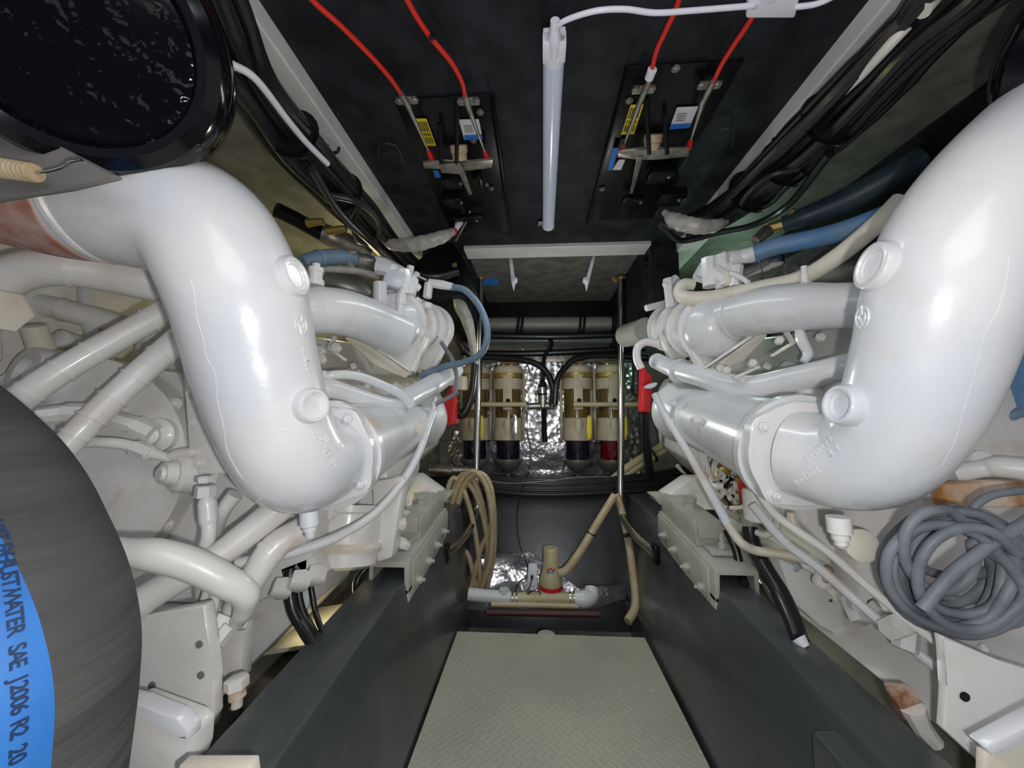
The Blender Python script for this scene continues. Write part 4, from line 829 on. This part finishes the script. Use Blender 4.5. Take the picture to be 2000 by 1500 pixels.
tube('valve_body', t, dsteel, [(1028, 794, 2.16), (1050, 793, 2.16), (1084, 793, 2.16)], 7); tube('valve_riser', t, dsteel, [(1060, 795, 2.16), (1060, 772, 2.16)], 9)
lathe('silver_cap', t, steel, [(0, .026), (.036, .026), (.038, .022)], (1059, 769, 2.16), (0, 0, 1), 26); lathe('cap_base', t, black, [(-.01, .022), (0, .028), (.004, .028)], (1059, 770, 2.16), (0, 0, 1), 26)
lathe('upper_boot', t, black, [(0, .028), (.03, .018), (.05, .008)], (1060, 757, 2.16), (0, 0, 1), 20)
T1('fuel_hose', 'thin black hose dropping onto the silver valve cap', 'hose', black, [(1068, 655, 2.25), (1078, 672, 2.22), (1066, 692, 2.2), (1061, 715, 2.18), (1060, 748, 2.16)], [4, 4, 4, 4, 4])
T1('fuel_hose', 'black hose dropping from the valve tee down to the shelf', 'hose', black, [(1063, 800, 2.16), (1063, 835, 2.2), (1064, 862, 2.22)], 5.5)
T1('fuel_hose', 'black hose curving down from the left into the valve tee', 'hose', black, [(925, 697, 2.2), (990, 700, 2.18), (1040, 708, 2.16), (1068, 728, 2.15), (1080, 760, 2.14), (1078, 794, 2.14)], 6.5)
T1('fuel_hose', 'black hose curving down from the right into the valve tee', 'hose', black, [(1265, 700, 2.2), (1180, 694, 2.18), (1130, 700, 2.16), (1104, 718, 2.15), (1088, 745, 2.13), (1083, 790, 2.13)], 6.5)
T1('cross_hose', 'upper black hose running straight across above the filters', 'hose', black, [(900, 688, 2.25), (1000, 691, 2.25), (1120, 687, 2.25), (1260, 680, 2.25)], 7)
T1('cross_hose', 'black hose running under the large grey crosswise pipe', 'hose', black, [(930, 655, 2.2), (1020, 657, 2.2), (1100, 657, 2.2), (1215, 653, 2.2)], 7)
t = thing('cross_pipe', 'large grey pipe running crosswise above the fuel filters', 'pipe', (1075, 633, 2.3))
tube('pipe_run', t, pipeg, [(915, 634, 2.32), (1215, 632, 2.32)], 15, seg=26)
for px in (1012, 1020, 1133, 1141): tube('pipe_strap', t, black, [(px, 612, 2.27), (px + 1, 620, 2.255), (px, 634, 2.25), (px - 2, 648, 2.26), (px - 3, 655, 2.28)], 2.6, seg=8)
tag(tube('cross_pipe', None, pm('green_grey_pipe', (.14, .18, .18), .3), [(930, 665, 2.3), (1245, 664, 2.3)], 7, seg=18), 'slim green grey pipe running crosswise below the large grey pipe', 'pipe')
tag(prism('insulation_strip', None, pm('silver_tape', (.26, .25, .22), .35, .4, None, bump=.8, bscale=25), [(905, 672, 2.36), (1245, 670, 2.36), (1245, 706, 2.36), (905, 708, 2.36)], (0, .012, 0), .002), 'tan grey taped insulation strip above the foil panels', 'insulation')
for px in (1022, 1113, 1222): tag(box('cable_clip', None, whitep, (px, 684, 2.35), (.016, .01, .022), None, .002), 'small white clip on the taped strip above ' + {1022: 'the left filter pair', 1113: 'the right filter pair', 1222: 'the right pole'}[px], 'clip')
T1('thin_wire', 'hair-thin black wire hanging down the foil left of the valve', 'wire', black, [(1028, 705, 2.1), (1035, 730, 2.1), (1032, 790, 2.1), (1030, 840, 2.1), (1037, 880, 2.1), (1033, 920, 2.05), (1018, 960, 1.85), (1009, 1010, 1.85), (1014, 1060, 1.80), (1028, 1100, 1.74), (1030, 1125, 1.70), (1012, 1140, 1.70), (1000, 1175, 1.70)], .0022, seg=6)
# overhead recess: hanging arms, pole pads, tags
for (x0, x1, lab) in ((996, 1003, 'left of the two white hanging arms under the overhead'), (1162, 1146, 'right of the two white hanging arms under the overhead')):
    t = thing('hanging_arm', lab, 'bracket', (x0, 520, 1.62), 'hanging arms')
    prism('arm', t, whitep, [(x0 - 3, 494, 1.60), (x0 + 3, 494, 1.60), (x1 + 4, 552, 1.60), (x1, 568, 1.60), (x1 - 4, 552, 1.60)], (0, .012, 0), .001)
    lathe('knob', t, whitep, [(-.01, .011), (.012, .011), (.014, .008)], (x1 + (3 if x0 < 1100 else -3), 548, 1.60), (0, -1, 0), 18)
tag(prism('blue_tag', None, labelb, [(925, 533, 1.93), (972, 531, 1.93), (974, 556, 1.93), (930, 556, 1.93)], (0, .004, 0), 0), 'blue plastic tag beside the top of the left steel pole', 'tag')
def pole(lab, pts, pad):
    t = thing('support_pole', lab, 'pole', pts[-1], 'steel support poles')
    tube('pole_tube', t, steel, pts, .0165, seg=24, n=8)
    lathe('pole_flange', t, brass, [(0, .03), (.006, .03), (.008, .02)], P(pts[0]) - Vector((0, 0, .01)), (0, 0, 1), 24)
    p = P(pts[-1]); box('foot_clamp', t, blackp, p, (.02, .045, .06), None, .004)
    tag(prism('foam_pad', None, foam, [(pad[0], pad[1] - 5, 1.95), (pad[0] + 20, pad[1] - 8, 1.97), (pad[0] + 42, pad[1] - 3, 1.95), (pad[0] + 22, pad[1] + 4, 1.94), (pad[0] + 8, pad[1] + 9, 1.94)], (0, .012, 0), .001), 'orange foam pad around the top of the %s steel pole' % ('left' if pts[0][0] < 1000 else 'right'), 'foam')
pole('left polished steel pole in front of the leftmost fuel filter, bent at its foot', [(939, 541, 1.92), (936, 700, 1.90), (932, 850, 1.88), (930, 960, 1.84), (928, 1008, 1.78), (905, 1050, 1.60), (872, 1080, 1.40)], (922, 545))
pole('right polished steel pole before the rightmost fuel filter, bent at its foot', [(1213, 541, 1.92), (1213, 700, 1.90), (1213, 850, 1.88), (1212, 960, 1.84), (1215, 1005, 1.77), (1240, 1043, 1.57), (1280, 1081, 1.33)], (1192, 541))
# coil of tan hose on the left pole
def coil(name, lab, cat, mat, r, loops, par=None, seg=10):
    pts = []
    for (cx, cy, rx, ry, Y, a0, tilt) in loops:
        for k in range(10):
            q = a0 + k * 2 * math.pi / 10; x = math.cos(q) * rx; y = math.sin(q) * ry
            pts.append((cx + x * math.cos(tilt) - y * math.sin(tilt), cy + x * math.sin(tilt) + y * math.cos(tilt), Y + .02 * math.sin(q) + .004 * k / 10))
    o = tube(name, None, mat, pts, r, seg=seg, n=4); return tag(o, lab, cat)
coil('hose_coil', 'coil of tan hose hanging on the left steel pole', 'hose coil', tan, .0115, [(920, 1052, 46, 128, 1.74, 1.6, .02), (915, 1050, 36, 125, 1.735, 1.6, -.06), (924, 1045, 40, 118, 1.73, 1.6, .10), (918, 1060, 34, 122, 1.725, 1.6, -.12), (905, 1060, 26, 128, 1.72, 1.6, -.15), (926, 1005, 36, 82, 1.71, 1.6, .12), (917, 1052, 44, 132, 1.705, 1.6, .05)])
T1('hose_end', 'loose end of tan hose rising at the left of the coil', 'hose', tan, [(882, 1020, 1.74), (877, 985, 1.74), (877, 955, 1.74), (882, 936, 1.74)], .011)
T1('tan_hose', 'straight brown hose length hanging left below the coil', 'hose', tan, [(884, 1100, 1.73), (893, 1140, 1.73), (905, 1188, 1.73)], [.013, .013, .012])
# shelf cables
shelf = thing('cable_bundle', 'bundle of black cables lying across the shelf under the filter bowls', 'cables', (1060, 945, 1.95))
for k in range(8):
    yy = 932 + k * 4.2; Y = 1.98 - .012 * k; e = random.uniform(-6, 6)
    pts = [(830, yy + 8 + e, Y), (930, yy - 2, Y), (1020, yy + 4, Y - .02), (1100, yy + 5, Y - .02), (1210, yy, Y), (1300, yy - 8 + e * .5, Y + .02), (1385, yy - 24 + e, Y + .08), (1450, yy - 40 + e * 2, Y + .12)]
    tube('cable', shelf, black, pts, random.choice([.006, .008, .010]), seg=8)
T1('shelf_wire', 'thin pale wire lying across the shelf cables under the filters', 'wire', dsteel, [(940, 935, 1.85), (990, 944, 1.84), (1060, 940, 1.84), (1130, 932, 1.84), (1200, 931, 1.85)], .003, seg=6)
T1('shelf_cable', 'pale cable lifting off the right end of the shelf cables', 'cable', pvcw, [(1322, 908, 2.0), (1332, 920, 1.98), (1345, 932, 1.96)], [.012, .008, .004], seg=8)
fl2 = thing('hose_pair', 'pair of yellow tan hoses tied together, slanting up behind the right pole', 'hoses', (1270, 890, 2.09))
for k in (0, 1): tube('hose', fl2, tanp, [(1186 + k * 2, 958 - k * 14, 2.04), (1225 + k * 2, 925 - k * 13, 2.06), (1280 + k, 890 - k * 12, 2.1), (1345, 852 - k * 12, 2.14)], .020, seg=14)
lathe('hose_tie', fl2, black, [(-.004, .043), (-.004, .046), (.004, .046), (.004, .043)], (1274, 887, 2.09), (.85, .06, .5), 20)
t = thing('through_fitting', 'dull grey pipe fitting at the left end of the shelf', 'pipe fitting', (870, 917, 1.95))
tube('fitting_body', t, dsteel, [(840, 915, 1.95), (885, 918, 1.95)], 12, seg=18); tube('fitting_tail', t, dsteel, [(880, 918, 1.96), (925, 920, 1.98)], 9, seg=18)
# red parts and cables by the engine noses
t = thing('battery_terminal', 'red plastic terminal cover at the nose of the left engine', 'terminal cover', (880, 790, 1.55))
prism('red_cover', t, redp, [(867, 776, 1.52), (883, 752, 1.52), (888, 780, 1.52), (889, 828, 1.52), (872, 832, 1.52), (866, 805, 1.52)], (0, .05, 0), .004)
t = thing('battery_terminal', 'red plastic terminal cover at the nose of the right engine', 'terminal cover', (1262, 760, 1.62))
prism('red_cover', t, redp, [(1254, 708, 1.60), (1259, 708, 1.60), (1262, 730, 1.60), (1274, 731, 1.60), (1274, 760, 1.60), (1270, 806, 1.60), (1252, 804, 1.60)], (0, .05, 0), .004)
T1('battery_cable', 'thick black cable dropping from the right red terminal cover', 'cable', black, [(1262, 800, 1.64), (1262, 850, 1.7), (1266, 900, 1.76), (1272, 938, 1.82)], 8)
T1('sensor_cable', 'thin black cable bending beside the right red terminal cover', 'cable', black, [(1232, 600, 1.9), (1236, 650, 1.85), (1238, 700, 1.8), (1238, 745, 1.75), (1235, 765, 1.72), (1246, 772, 1.68), (1256, 762, 1.65)], 4)
T1('black_hose', 'black hose curling below the sleeved cable left of the left pole', 'hose', black, [(928, 700, 1.6), (926, 735, 1.6), (920, 775, 1.6), (905, 808, 1.6), (893, 806, 1.6), (890, 790, 1.58)], [8, 8, 8.5, 9, 9, 7])
T1('sleeved_cable', 'grey sleeved cable hanging behind the blue-grey hose loop', 'cable sleeve', clearh, [(888, 578, 1.55), (900, 600, 1.56), (912, 625, 1.57), (922, 665, 1.58), (929, 712, 1.6)], [7, 14, 13, 9, 7])
T1('black_hose', 'black hose end behind the left heat exchanger, beside the sleeved cable', 'hose', black, [(890, 655, 1.75), (905, 680, 1.75), (930, 705, 1.8)], 7)
t = thing('grease_canister', 'cream canister with clip beside the left red terminal cover', 'canister', (896, 755, 1.7)); lathe('canister_body', t, filt, [(-.03, .025), (-.028, .034), (.03, .034), (.034, .03)], (898, 750, 1.7), (0, 0, 1), 24); lathe('canister_neck', t, filt, [(0, .012), (.05, .012)], (896, 735, 1.7), (0, 0, 1), 16)
t = thing('gusset_plate', 'black gusset plate with a bolt below the left beam end', 'bracket', (890, 540, 1.5))
prism('plate', t, blackp, [(800, 520, 1.46), (845, 488, 1.46), (876, 466, 1.46), (890, 482, 1.46), (908, 510, 1.46), (938, 590, 1.46), (932, 596, 1.46), (896, 560, 1.46), (850, 535, 1.46)], (0, .012, 0), .002)
bolt(t, brass, (888, 518, 1.457), (0, -1, 0), .008, .004)
T1('black_hose', 'fat black hose lying behind the left engine fittings', 'hose', black, [(745, 520, 1.35), (800, 532, 1.4), (850, 540, 1.42), (895, 530, 1.44)], [10, 12, 12, 10])
for k, (px, py) in enumerate(((1255, 510), (1262, 540), (1290, 500))):
    t = thing('wiring_block', 'small black wiring block with pale plug, %s right of the overhead recess' % ('top', 'lower', 'outer')[k], 'electrical block', (px + 15, py, 1.55)); box('block', t, blackp, (px + 15, py, 1.55), (.06, .03, .04), None, .003); box('plug', t, labelw, (px + 17, py + 4, 1.53), (.022, .012, .014), None, .002)
# ================================================================ BILGE
t = thing('bilge_pump', 'cream bilge pump with red band standing in the bilge', 'bilge pump', (1076, 1155, 1.62))
c = W(1076, 1150, 1.62)
lathe('pump_base', t, filt, [(-.015, .055), (0, .055), (.002, .045)], c, (0, 0, 1), 8); lathe('red_band', t, redp, [(.0, .046), (.016, .047), (.018, .045)], c, (0, 0, 1), 32, 'red band')
lathe('pump_body', t, tanp, [(.016, .045), (.045, .045), (.07, .035), (.09, .030), (.155, .029), (.160, .026), (.160, .020), (.13, .019), (.13, 0)], c, (0, 0, 1), 36)
bm = B()
for k in range(3): box_b(bm, c + Vector((-.012 + .011 * k, -.0335, .085 + .004 * (k % 2))), (.010, .002, .006), Euler((0, R(-25), 0)).to_matrix(), 0)
mk('red_mark', bm, redp, t); bm = B()
for k in range(2): box_b(bm, c + Vector((-.012 + .016 * k, -.0340, .076)), (.012, .002, .005), Euler((0, R(-20), 0)).to_matrix(), 0)
mk('blue_mark', bm, labelb, t)
T1('discharge_hose', 'tan discharge hose rising from the bilge pump to the right pole', 'hose', tan, [(1092, 1120, 1.60), (1108, 1112, 1.60), (1135, 1075, 1.64), (1165, 1025, 1.70), (1200, 968, 1.76)], .0165, wave=None, seg=14)
T1('tan_hose', 'tan hose descending beside the right pole foot to the tread plate', 'hose', tan, [(1204, 966, 1.80), (1216, 1005, 1.76), (1228, 1060, 1.70), (1235, 1110, 1.65), (1241, 1155, 1.60), (1240, 1188, 1.56), (1226, 1214, 1.52)], .0165, seg=14)
for px, py, d, lab in ((1155, 1042, (.5, 0, 1), 'black tie on the discharge hose'), (1226, 1045, (-.2, 0, 1), 'upper black tie on the hose beside the right pole'), (1241, 1150, (-.1, 0, 1), 'lower black tie on the hose beside the right pole')):
    tag(lathe('hose_tie', None, black, [(-.003, .017), (-.003, .020), (.003, .020), (.003, .017)], (px, py, 1.68 if py < 1100 else 1.61), d, 18), lab, 'tie')
t = thing('float_switch', 'small white float switch box left of the bilge pump', 'float switch', (1040, 1155, 1.60))
prism('switch_case', t, whitep, [(1032, 1104, 1.62), (1049, 1104, 1.62), (1050, 1150, 1.62), (1028, 1150, 1.62)], (0, .03, 0), .003); box('switch_clip', t, black, (1039, 1127, 1.615), (.01, .006, .014), None, .001)
tube('switch_wire', t, black, [(1039, 1130, 1.60), (1035, 1145, 1.58), (1030, 1160, 1.57), (1050, 1150, 1.57), (1056, 1162, 1.57)], .0022, seg=6)
t = thing('drain_pipe', 'white and tan plastic drain pipe lying across the bilge', 'pipe', (1040, 1172, 1.58))
tube('pipe_run', t, tanp, [(985, 1167, 1.58), (1120, 1169, 1.58)], 10, seg=20); tube('white_socket', t, pvcw, [(915, 1160, 1.58), (950, 1164, 1.58), (997, 1167, 1.58)], 12, seg=22); tube('lower_pipe', t, tanp, [(960, 1180, 1.56), (1130, 1184, 1.56)], 5, seg=14)
tube('white_elbow', t, pvcw, [(1122, 1169, 1.58), (1142, 1170, 1.58), (1154, 1164, 1.60), (1155, 1148, 1.62)], [14, 16, 15, 13], seg=22)
tube('white_tee', t, pvcw, [(985, 1160, 1.58), (985, 1150, 1.58)], 10, seg=18)
for px in (1000, 1008, 1112, 1120): tube('worm_clamp', t, steel, [(px, 1168, 1.58), (px + 3, 1168, 1.58)], 11, seg=20)
T1('limber_rail', 'dark reddish pipe at the bottom of the bilge before the tread plate', 'pipe', pm('dark_red_pipe', (.06, .012, .01), .5), [(950, 1196, 1.52), (1170, 1200, 1.52)], 6)
# cables low on the left
def lowcable(lab, pts, r, m=black, **k): return T1('engine_cable', lab, 'cable', m, pts, r, None, **k)
lowcable('thick black cable entering the stringer top on the left', [(568, 1112, .80), (565, 1140, .79), (572, 1190, .78), (592, 1228, .77), (614, 1266, .75)], [13, 12, 11, 11, 10])
lowcable('black cable second beside the thick left one', [(588, 1115, .82), (583, 1150, .81), (590, 1190, .80), (608, 1225, .79), (626, 1256, .77)], [8, 7, 7, 7, 7])
lowcable('thin black cable rightmost of the three dropping under the left elbow', [(598, 1115, .83), (608, 1150, .82), (616, 1195, .81), (634, 1246, .78)], 5.5)
lowcable('black corrugated conduit looping behind the left oil filter canister', [(742, 985, 1.02), (738, 1030, 1.02), (736, 1065, 1.04), (748, 1090, 1.06), (715, 1110, 1.04), (697, 1138, 1.02), (698, 1168, 1.0)], [9, 8, 8, 9, 8, 8, 8], wave=lambda u: 1 + .07 * math.sin(u * 260))
lowcable('thin black cable curving under the left oil filter canister', [(590, 1140, .97), (620, 1148, .98), (640, 1135, 1.0), (642, 1118, 1.0)], 3.5)
t = thing('drain_valve', 'white and rusty drain valve standing left of the left stringer', 'valve', (462, 1400, .64))
nut(t, white2, (462, 1322, .62), (.1, 0, -1), .017, .018, 'valve_head'); tube('rusty_collar', t, rust, [(462, 1345, .62), (464, 1362, .62)], [15, 16], seg=12); tube('valve_stem', t, cream, [(464, 1360, .62), (462, 1385, .62)], 10, seg=12); tube('valve_hose', t, black, [(462, 1380, .62), (460, 1415, .62), (452, 1450, .62)], 13, seg=14)
tag(prism('cream_step', None, cream, [(348, 1496, .44), (488, 1496, .44), (495, 1550, .44), (348, 1550, .44)], (0, .015, 0), .002), 'cream board corner at the bottom edge, left', 'board')
# cables low on the right
T1('battery_cable', 'thick black battery cable slanting down beside the right stringer, red boot above', 'cable', black, [(1462, 1010, 1.02), (1470, 1060, 1.0), (1495, 1110, .95), (1525, 1160, .90), (1548, 1210, .84), (1562, 1250, .80)], [13, 14, 15, 16, 16, 15], seg=16)
T1('terminal_boot', 'red rubber boot on the thick cable beside the right elbow flange', 'cable boot', redp, [(1470, 925, 1.02), (1463, 945, 1.02), (1460, 972, 1.02), (1461, 990, 1.02)], [20, 19, 14, 11], seg=16)
T1('cable_collar', 'grey taped collar between the red boot and the black battery cable', 'cable', pipeg, [(1460, 985, 1.02), (1462, 1005, 1.02), (1466, 1030, 1.01)], [13, 15, 15], seg=14)
T1('cable_tip', 'pale taped tip at the lower end of the right battery cable', 'cable', whitep, [(1560, 1246, .80), (1574, 1264, .79)], [14, 8], seg=12)
lowcable('slim black cable left of the right battery cable', [(1420, 1035, 1.08), (1438, 1075, 1.06), (1447, 1120, 1.04), (1455, 1140, 1.0)], 8)
lowcable('worn grey cable under the right battery cable', [(1470, 1080, 1.04), (1505, 1150, 1.0), (1530, 1190, .96), (1558, 1240, .92)], 10, greyh)
lowcable('thin black cable curving in the gap right of the battery cable', [(1525, 1135, 1.0), (1548, 1160, .98), (1580, 1174, .97), (1625, 1172, .95)], 3)
loom = thing('wiring_loom', 'tangle of thin engine wires behind the right dipstick tube', 'wiring', (1410, 920, 1.1))
for k in range(14):
    random.seed(50 + k); x = 1370 + k * 7; y = 882 + k * 5; m = [wcream, black, dsteel, wcream, brass][k % 5]
    pts = [(x + random.uniform(-8, 8), y, 1.12), (x + random.uniform(0, 20), y + 25, 1.10), (x + random.uniform(-12, 15), y + 50, 1.08), (x + random.uniform(0, 25), y + 75, 1.08)]
    tube('wire', loom, m, pts, random.choice([.003, .004, .006]), seg=6)
    if k % 3 == 0: lathe('connector', loom, [wcream, dsteel, black][k % 2], [(-.012, .006), (-.01, .009), (.01, .009), (.012, .006)], pts[2], (.4, -.3, .8), 8)
T1('white_pipe', 'small white pipe with a foot, left of the red boot', 'pipe', white, [(1372, 880, 1.12), (1380, 915, 1.10), (1392, 945, 1.08), (1412, 950, 1.07)], [8, 8, 8, 7], seg=12)
T1('loom_wire', 'cream wire looping across the red boot', 'wire', wcream, [(1425, 992, 1.0), (1450, 990, .99), (1470, 980, .98), (1480, 962, .97)], .005, seg=8)
T1('loom_wire', 'thin yellow wire curving below the red boot', 'wire', tanp, [(1445, 990, 1.0), (1475, 1000, .99), (1495, 1004, .98), (1505, 992, .97)], .0035, seg=8)
T1('loom_wire', 'cream cable curling beside the white fuel filter on the right', 'wire', wcream, [(1478, 1040, .95), (1495, 1045, .93), (1515, 1035, .92), (1518, 1010, .92)], .007, seg=8)
# grey hose coil on the right engine
coil('grey_hose_coil', 'loose coil of grey rubber hose hanging on the right engine', 'hose coil', greyh, .0066,
     [(1850, 1110, 128, 104, .66, 0, .15), (1866, 1118, 132, 112, .655, 0, -.2), (1845, 1104, 112, 104, .65, 0, .5), (1890, 1120, 124, 116, .64, 0, .1), (1870, 1085, 105, 85, .635, 0, .35), (1845, 1090, 92, 92, .63, 0, -.45), (1905, 1120, 114, 108, .62, 0, .6), (1862, 1064, 104, 62, .615, 0, .1), (1885, 1124, 130, 116, .61, 0, .25), (1842, 1116, 95, 106, .60, 0, -.75), (1860, 1112, 118, 96, .595, 0, .0), (1880, 1100, 100, 100, .59, 0, .8), (1850, 1125, 122, 98, .58, 0, .3), (1835, 1075, 70, 80, .575, 0, -.3), (1895, 1130, 104, 100, .57, 0, .1)], seg=14)
T1('grey_hose', 'grey hose loop rising at the right edge above the coil', 'hose', greyh, [(2080, 950, .60), (2000, 958, .60), (1935, 968, .60), (1902, 995, .60), (1925, 1025, .60), (1985, 1028, .60), (2080, 990, .60)], .0055, seg=12)
T1('grey_hose', 'grey hose tail crossing from the coil to the right edge', 'hose', greyh, [(1800, 1190, .57), (1860, 1120, .565), (1940, 1060, .565), (2020, 1010, .57), (2090, 960, .58)], .0075, seg=12)
# ================================================================ FOREGROUND: BLACK HOUSINGS, DUCT, BIG HOSE
def housing(lab, c, axis, r, group=None):
    c = P(c); ax = Vector(axis).normalized(); t = thing('air_cleaner_housing', lab, 'air cleaner', c, 'black air cleaner housings')
    rim = lathe('housing_rim', t, gloss, [(-.065, r * .90), (-.05, r * .985), (-.028, r * 1.0), (-.024, r * .985), (-.02, r * 1.0), (.0, r * .995), (.014, r * .95), (.020, r * .86), (.016, r * .79), (.006, r * .765), (.0, r * .74)], c, ax, 72)
    lathe('inner_dish', t, wrinkled, [(.0, r * .745), (-.004, r * .70), (-.010, r * .5), (-.012, 0)], c, ax, 72)
    return t
hz = housing('glossy black round housing hanging in the upper left corner', (140, 60, .37), (.42, -.75, -.42), .150)
housing('glossy black round housing cut off at the upper right edge', (2385, 30, .40), (-.55, -.55, -.60), .150)
t = thing('duct_panel', 'grey panel behind the black housing at the upper left edge', 'panel', (60, 300, .46))
prism('panel', t, duct, [(-120, 200, .395), (60, 255, .395), (235, 345, .395), (130, 366, .395), (-120, 410, .395)], (0, .008, .0), .004)
t = thing('tension_spring', 'tan coil spring with a wire hook at the left edge', 'spring', (30, 335, .40))
tube('spring_coil', t, tan, [(-40, 322, .375), (70, 338, .375)], [.0105, .0095], seg=16, wave=lambda u: 1 + .10 * math.sin(u * 75)); tube('wire_hook', t, steel, [(70, 337, .375), (100, 333, .375), (125, 325, .37), (140, 316, .36), (160, 312, .36)], .0018, seg=8)
t = thing('exhaust_hose', 'large charcoal rubber hose with a blue lettered stripe at the left edge', 'exhaust hose', V(-.5, .3, -.5))
HP = [(-640, 660, .36), (-400, 800, .35), (-200, 980, .34), (-112, 1150, .335), (-74, 1300, .33), (-78, 1440, .33), (-120, 1700, .33)]
HR = .112
bm = B(); tube_b(bm, HP, HR, seg=64, n=14); hs = mk('hose_wall', bm, bigh, t)
path = catmull([P(p) for p in HP], 14); bm = B(); rows = []
Dv = Vector((.645, -.765, 0)); HWA = .70
for i in range(len(path)):
    tt = (path[min(i + 1, len(path) - 1)] - path[max(i - 1, 0)]).normalized(); a = (Dv - tt * Dv.dot(tt)).normalized(); b = tt.cross(a)
    rows.append([bm.verts.new(path[i] + (a * math.cos(q) + b * math.sin(q)) * (HR + .0006)) for q in [(-HWA + 2 * HWA * j / 14) for j in range(15)]])
for A, Bv in zip(rows, rows[1:]):
    for j in range(14): bm.faces.new((A[j], A[j + 1], Bv[j + 1], Bv[j]))
st = mk('blue_stripe', bm, bluestripe, t, label='blue stripe')
tree = bvh(st)
txt = 'WET EXHAUST/WATER SAE J2006 R2 20'
curve = [(-6, 1030), (8, 1075), (18, 1130), (27, 1200), (33, 1280), (36, 1350), (36, 1420), (31, 1500)]
def on(f):
    f *= len(curve) - 1; k = min(int(f), len(curve) - 2); f -= k; return (curve[k][0] + (curve[k + 1][0] - curve[k][0]) * f, curve[k][1] + (curve[k + 1][1] - curve[k][1]) * f)
out = B()
for i, ch in enumerate(txt):
    if ch == ' ': continue
    a_, b_ = on(i / len(txt)), on((i + .5) / len(txt)); A0, n_ = hit(tree, *a_); B0, _ = hit(tree, *b_)
    if A0 is None or B0 is None: continue
    if n_.dot(CO - A0) < 0: n_ = -n_
    x = B0 - A0; x = (x - n_ * x.dot(n_)).normalized(); y = n_.cross(x); g = glyph(ch, .0125, .0002, .0003); M = Matrix((x, y, n_)).transposed().to_4x4(); M.translation = A0 + n_ * .0004
    me = bpy.data.meshes.new('t'); g.transform(M); g.to_mesh(me); g.free(); out.from_mesh(me); bpy.data.meshes.remove(me)
if len(out.verts): mk('stripe_lettering', out, inkb, st, smooth=False)
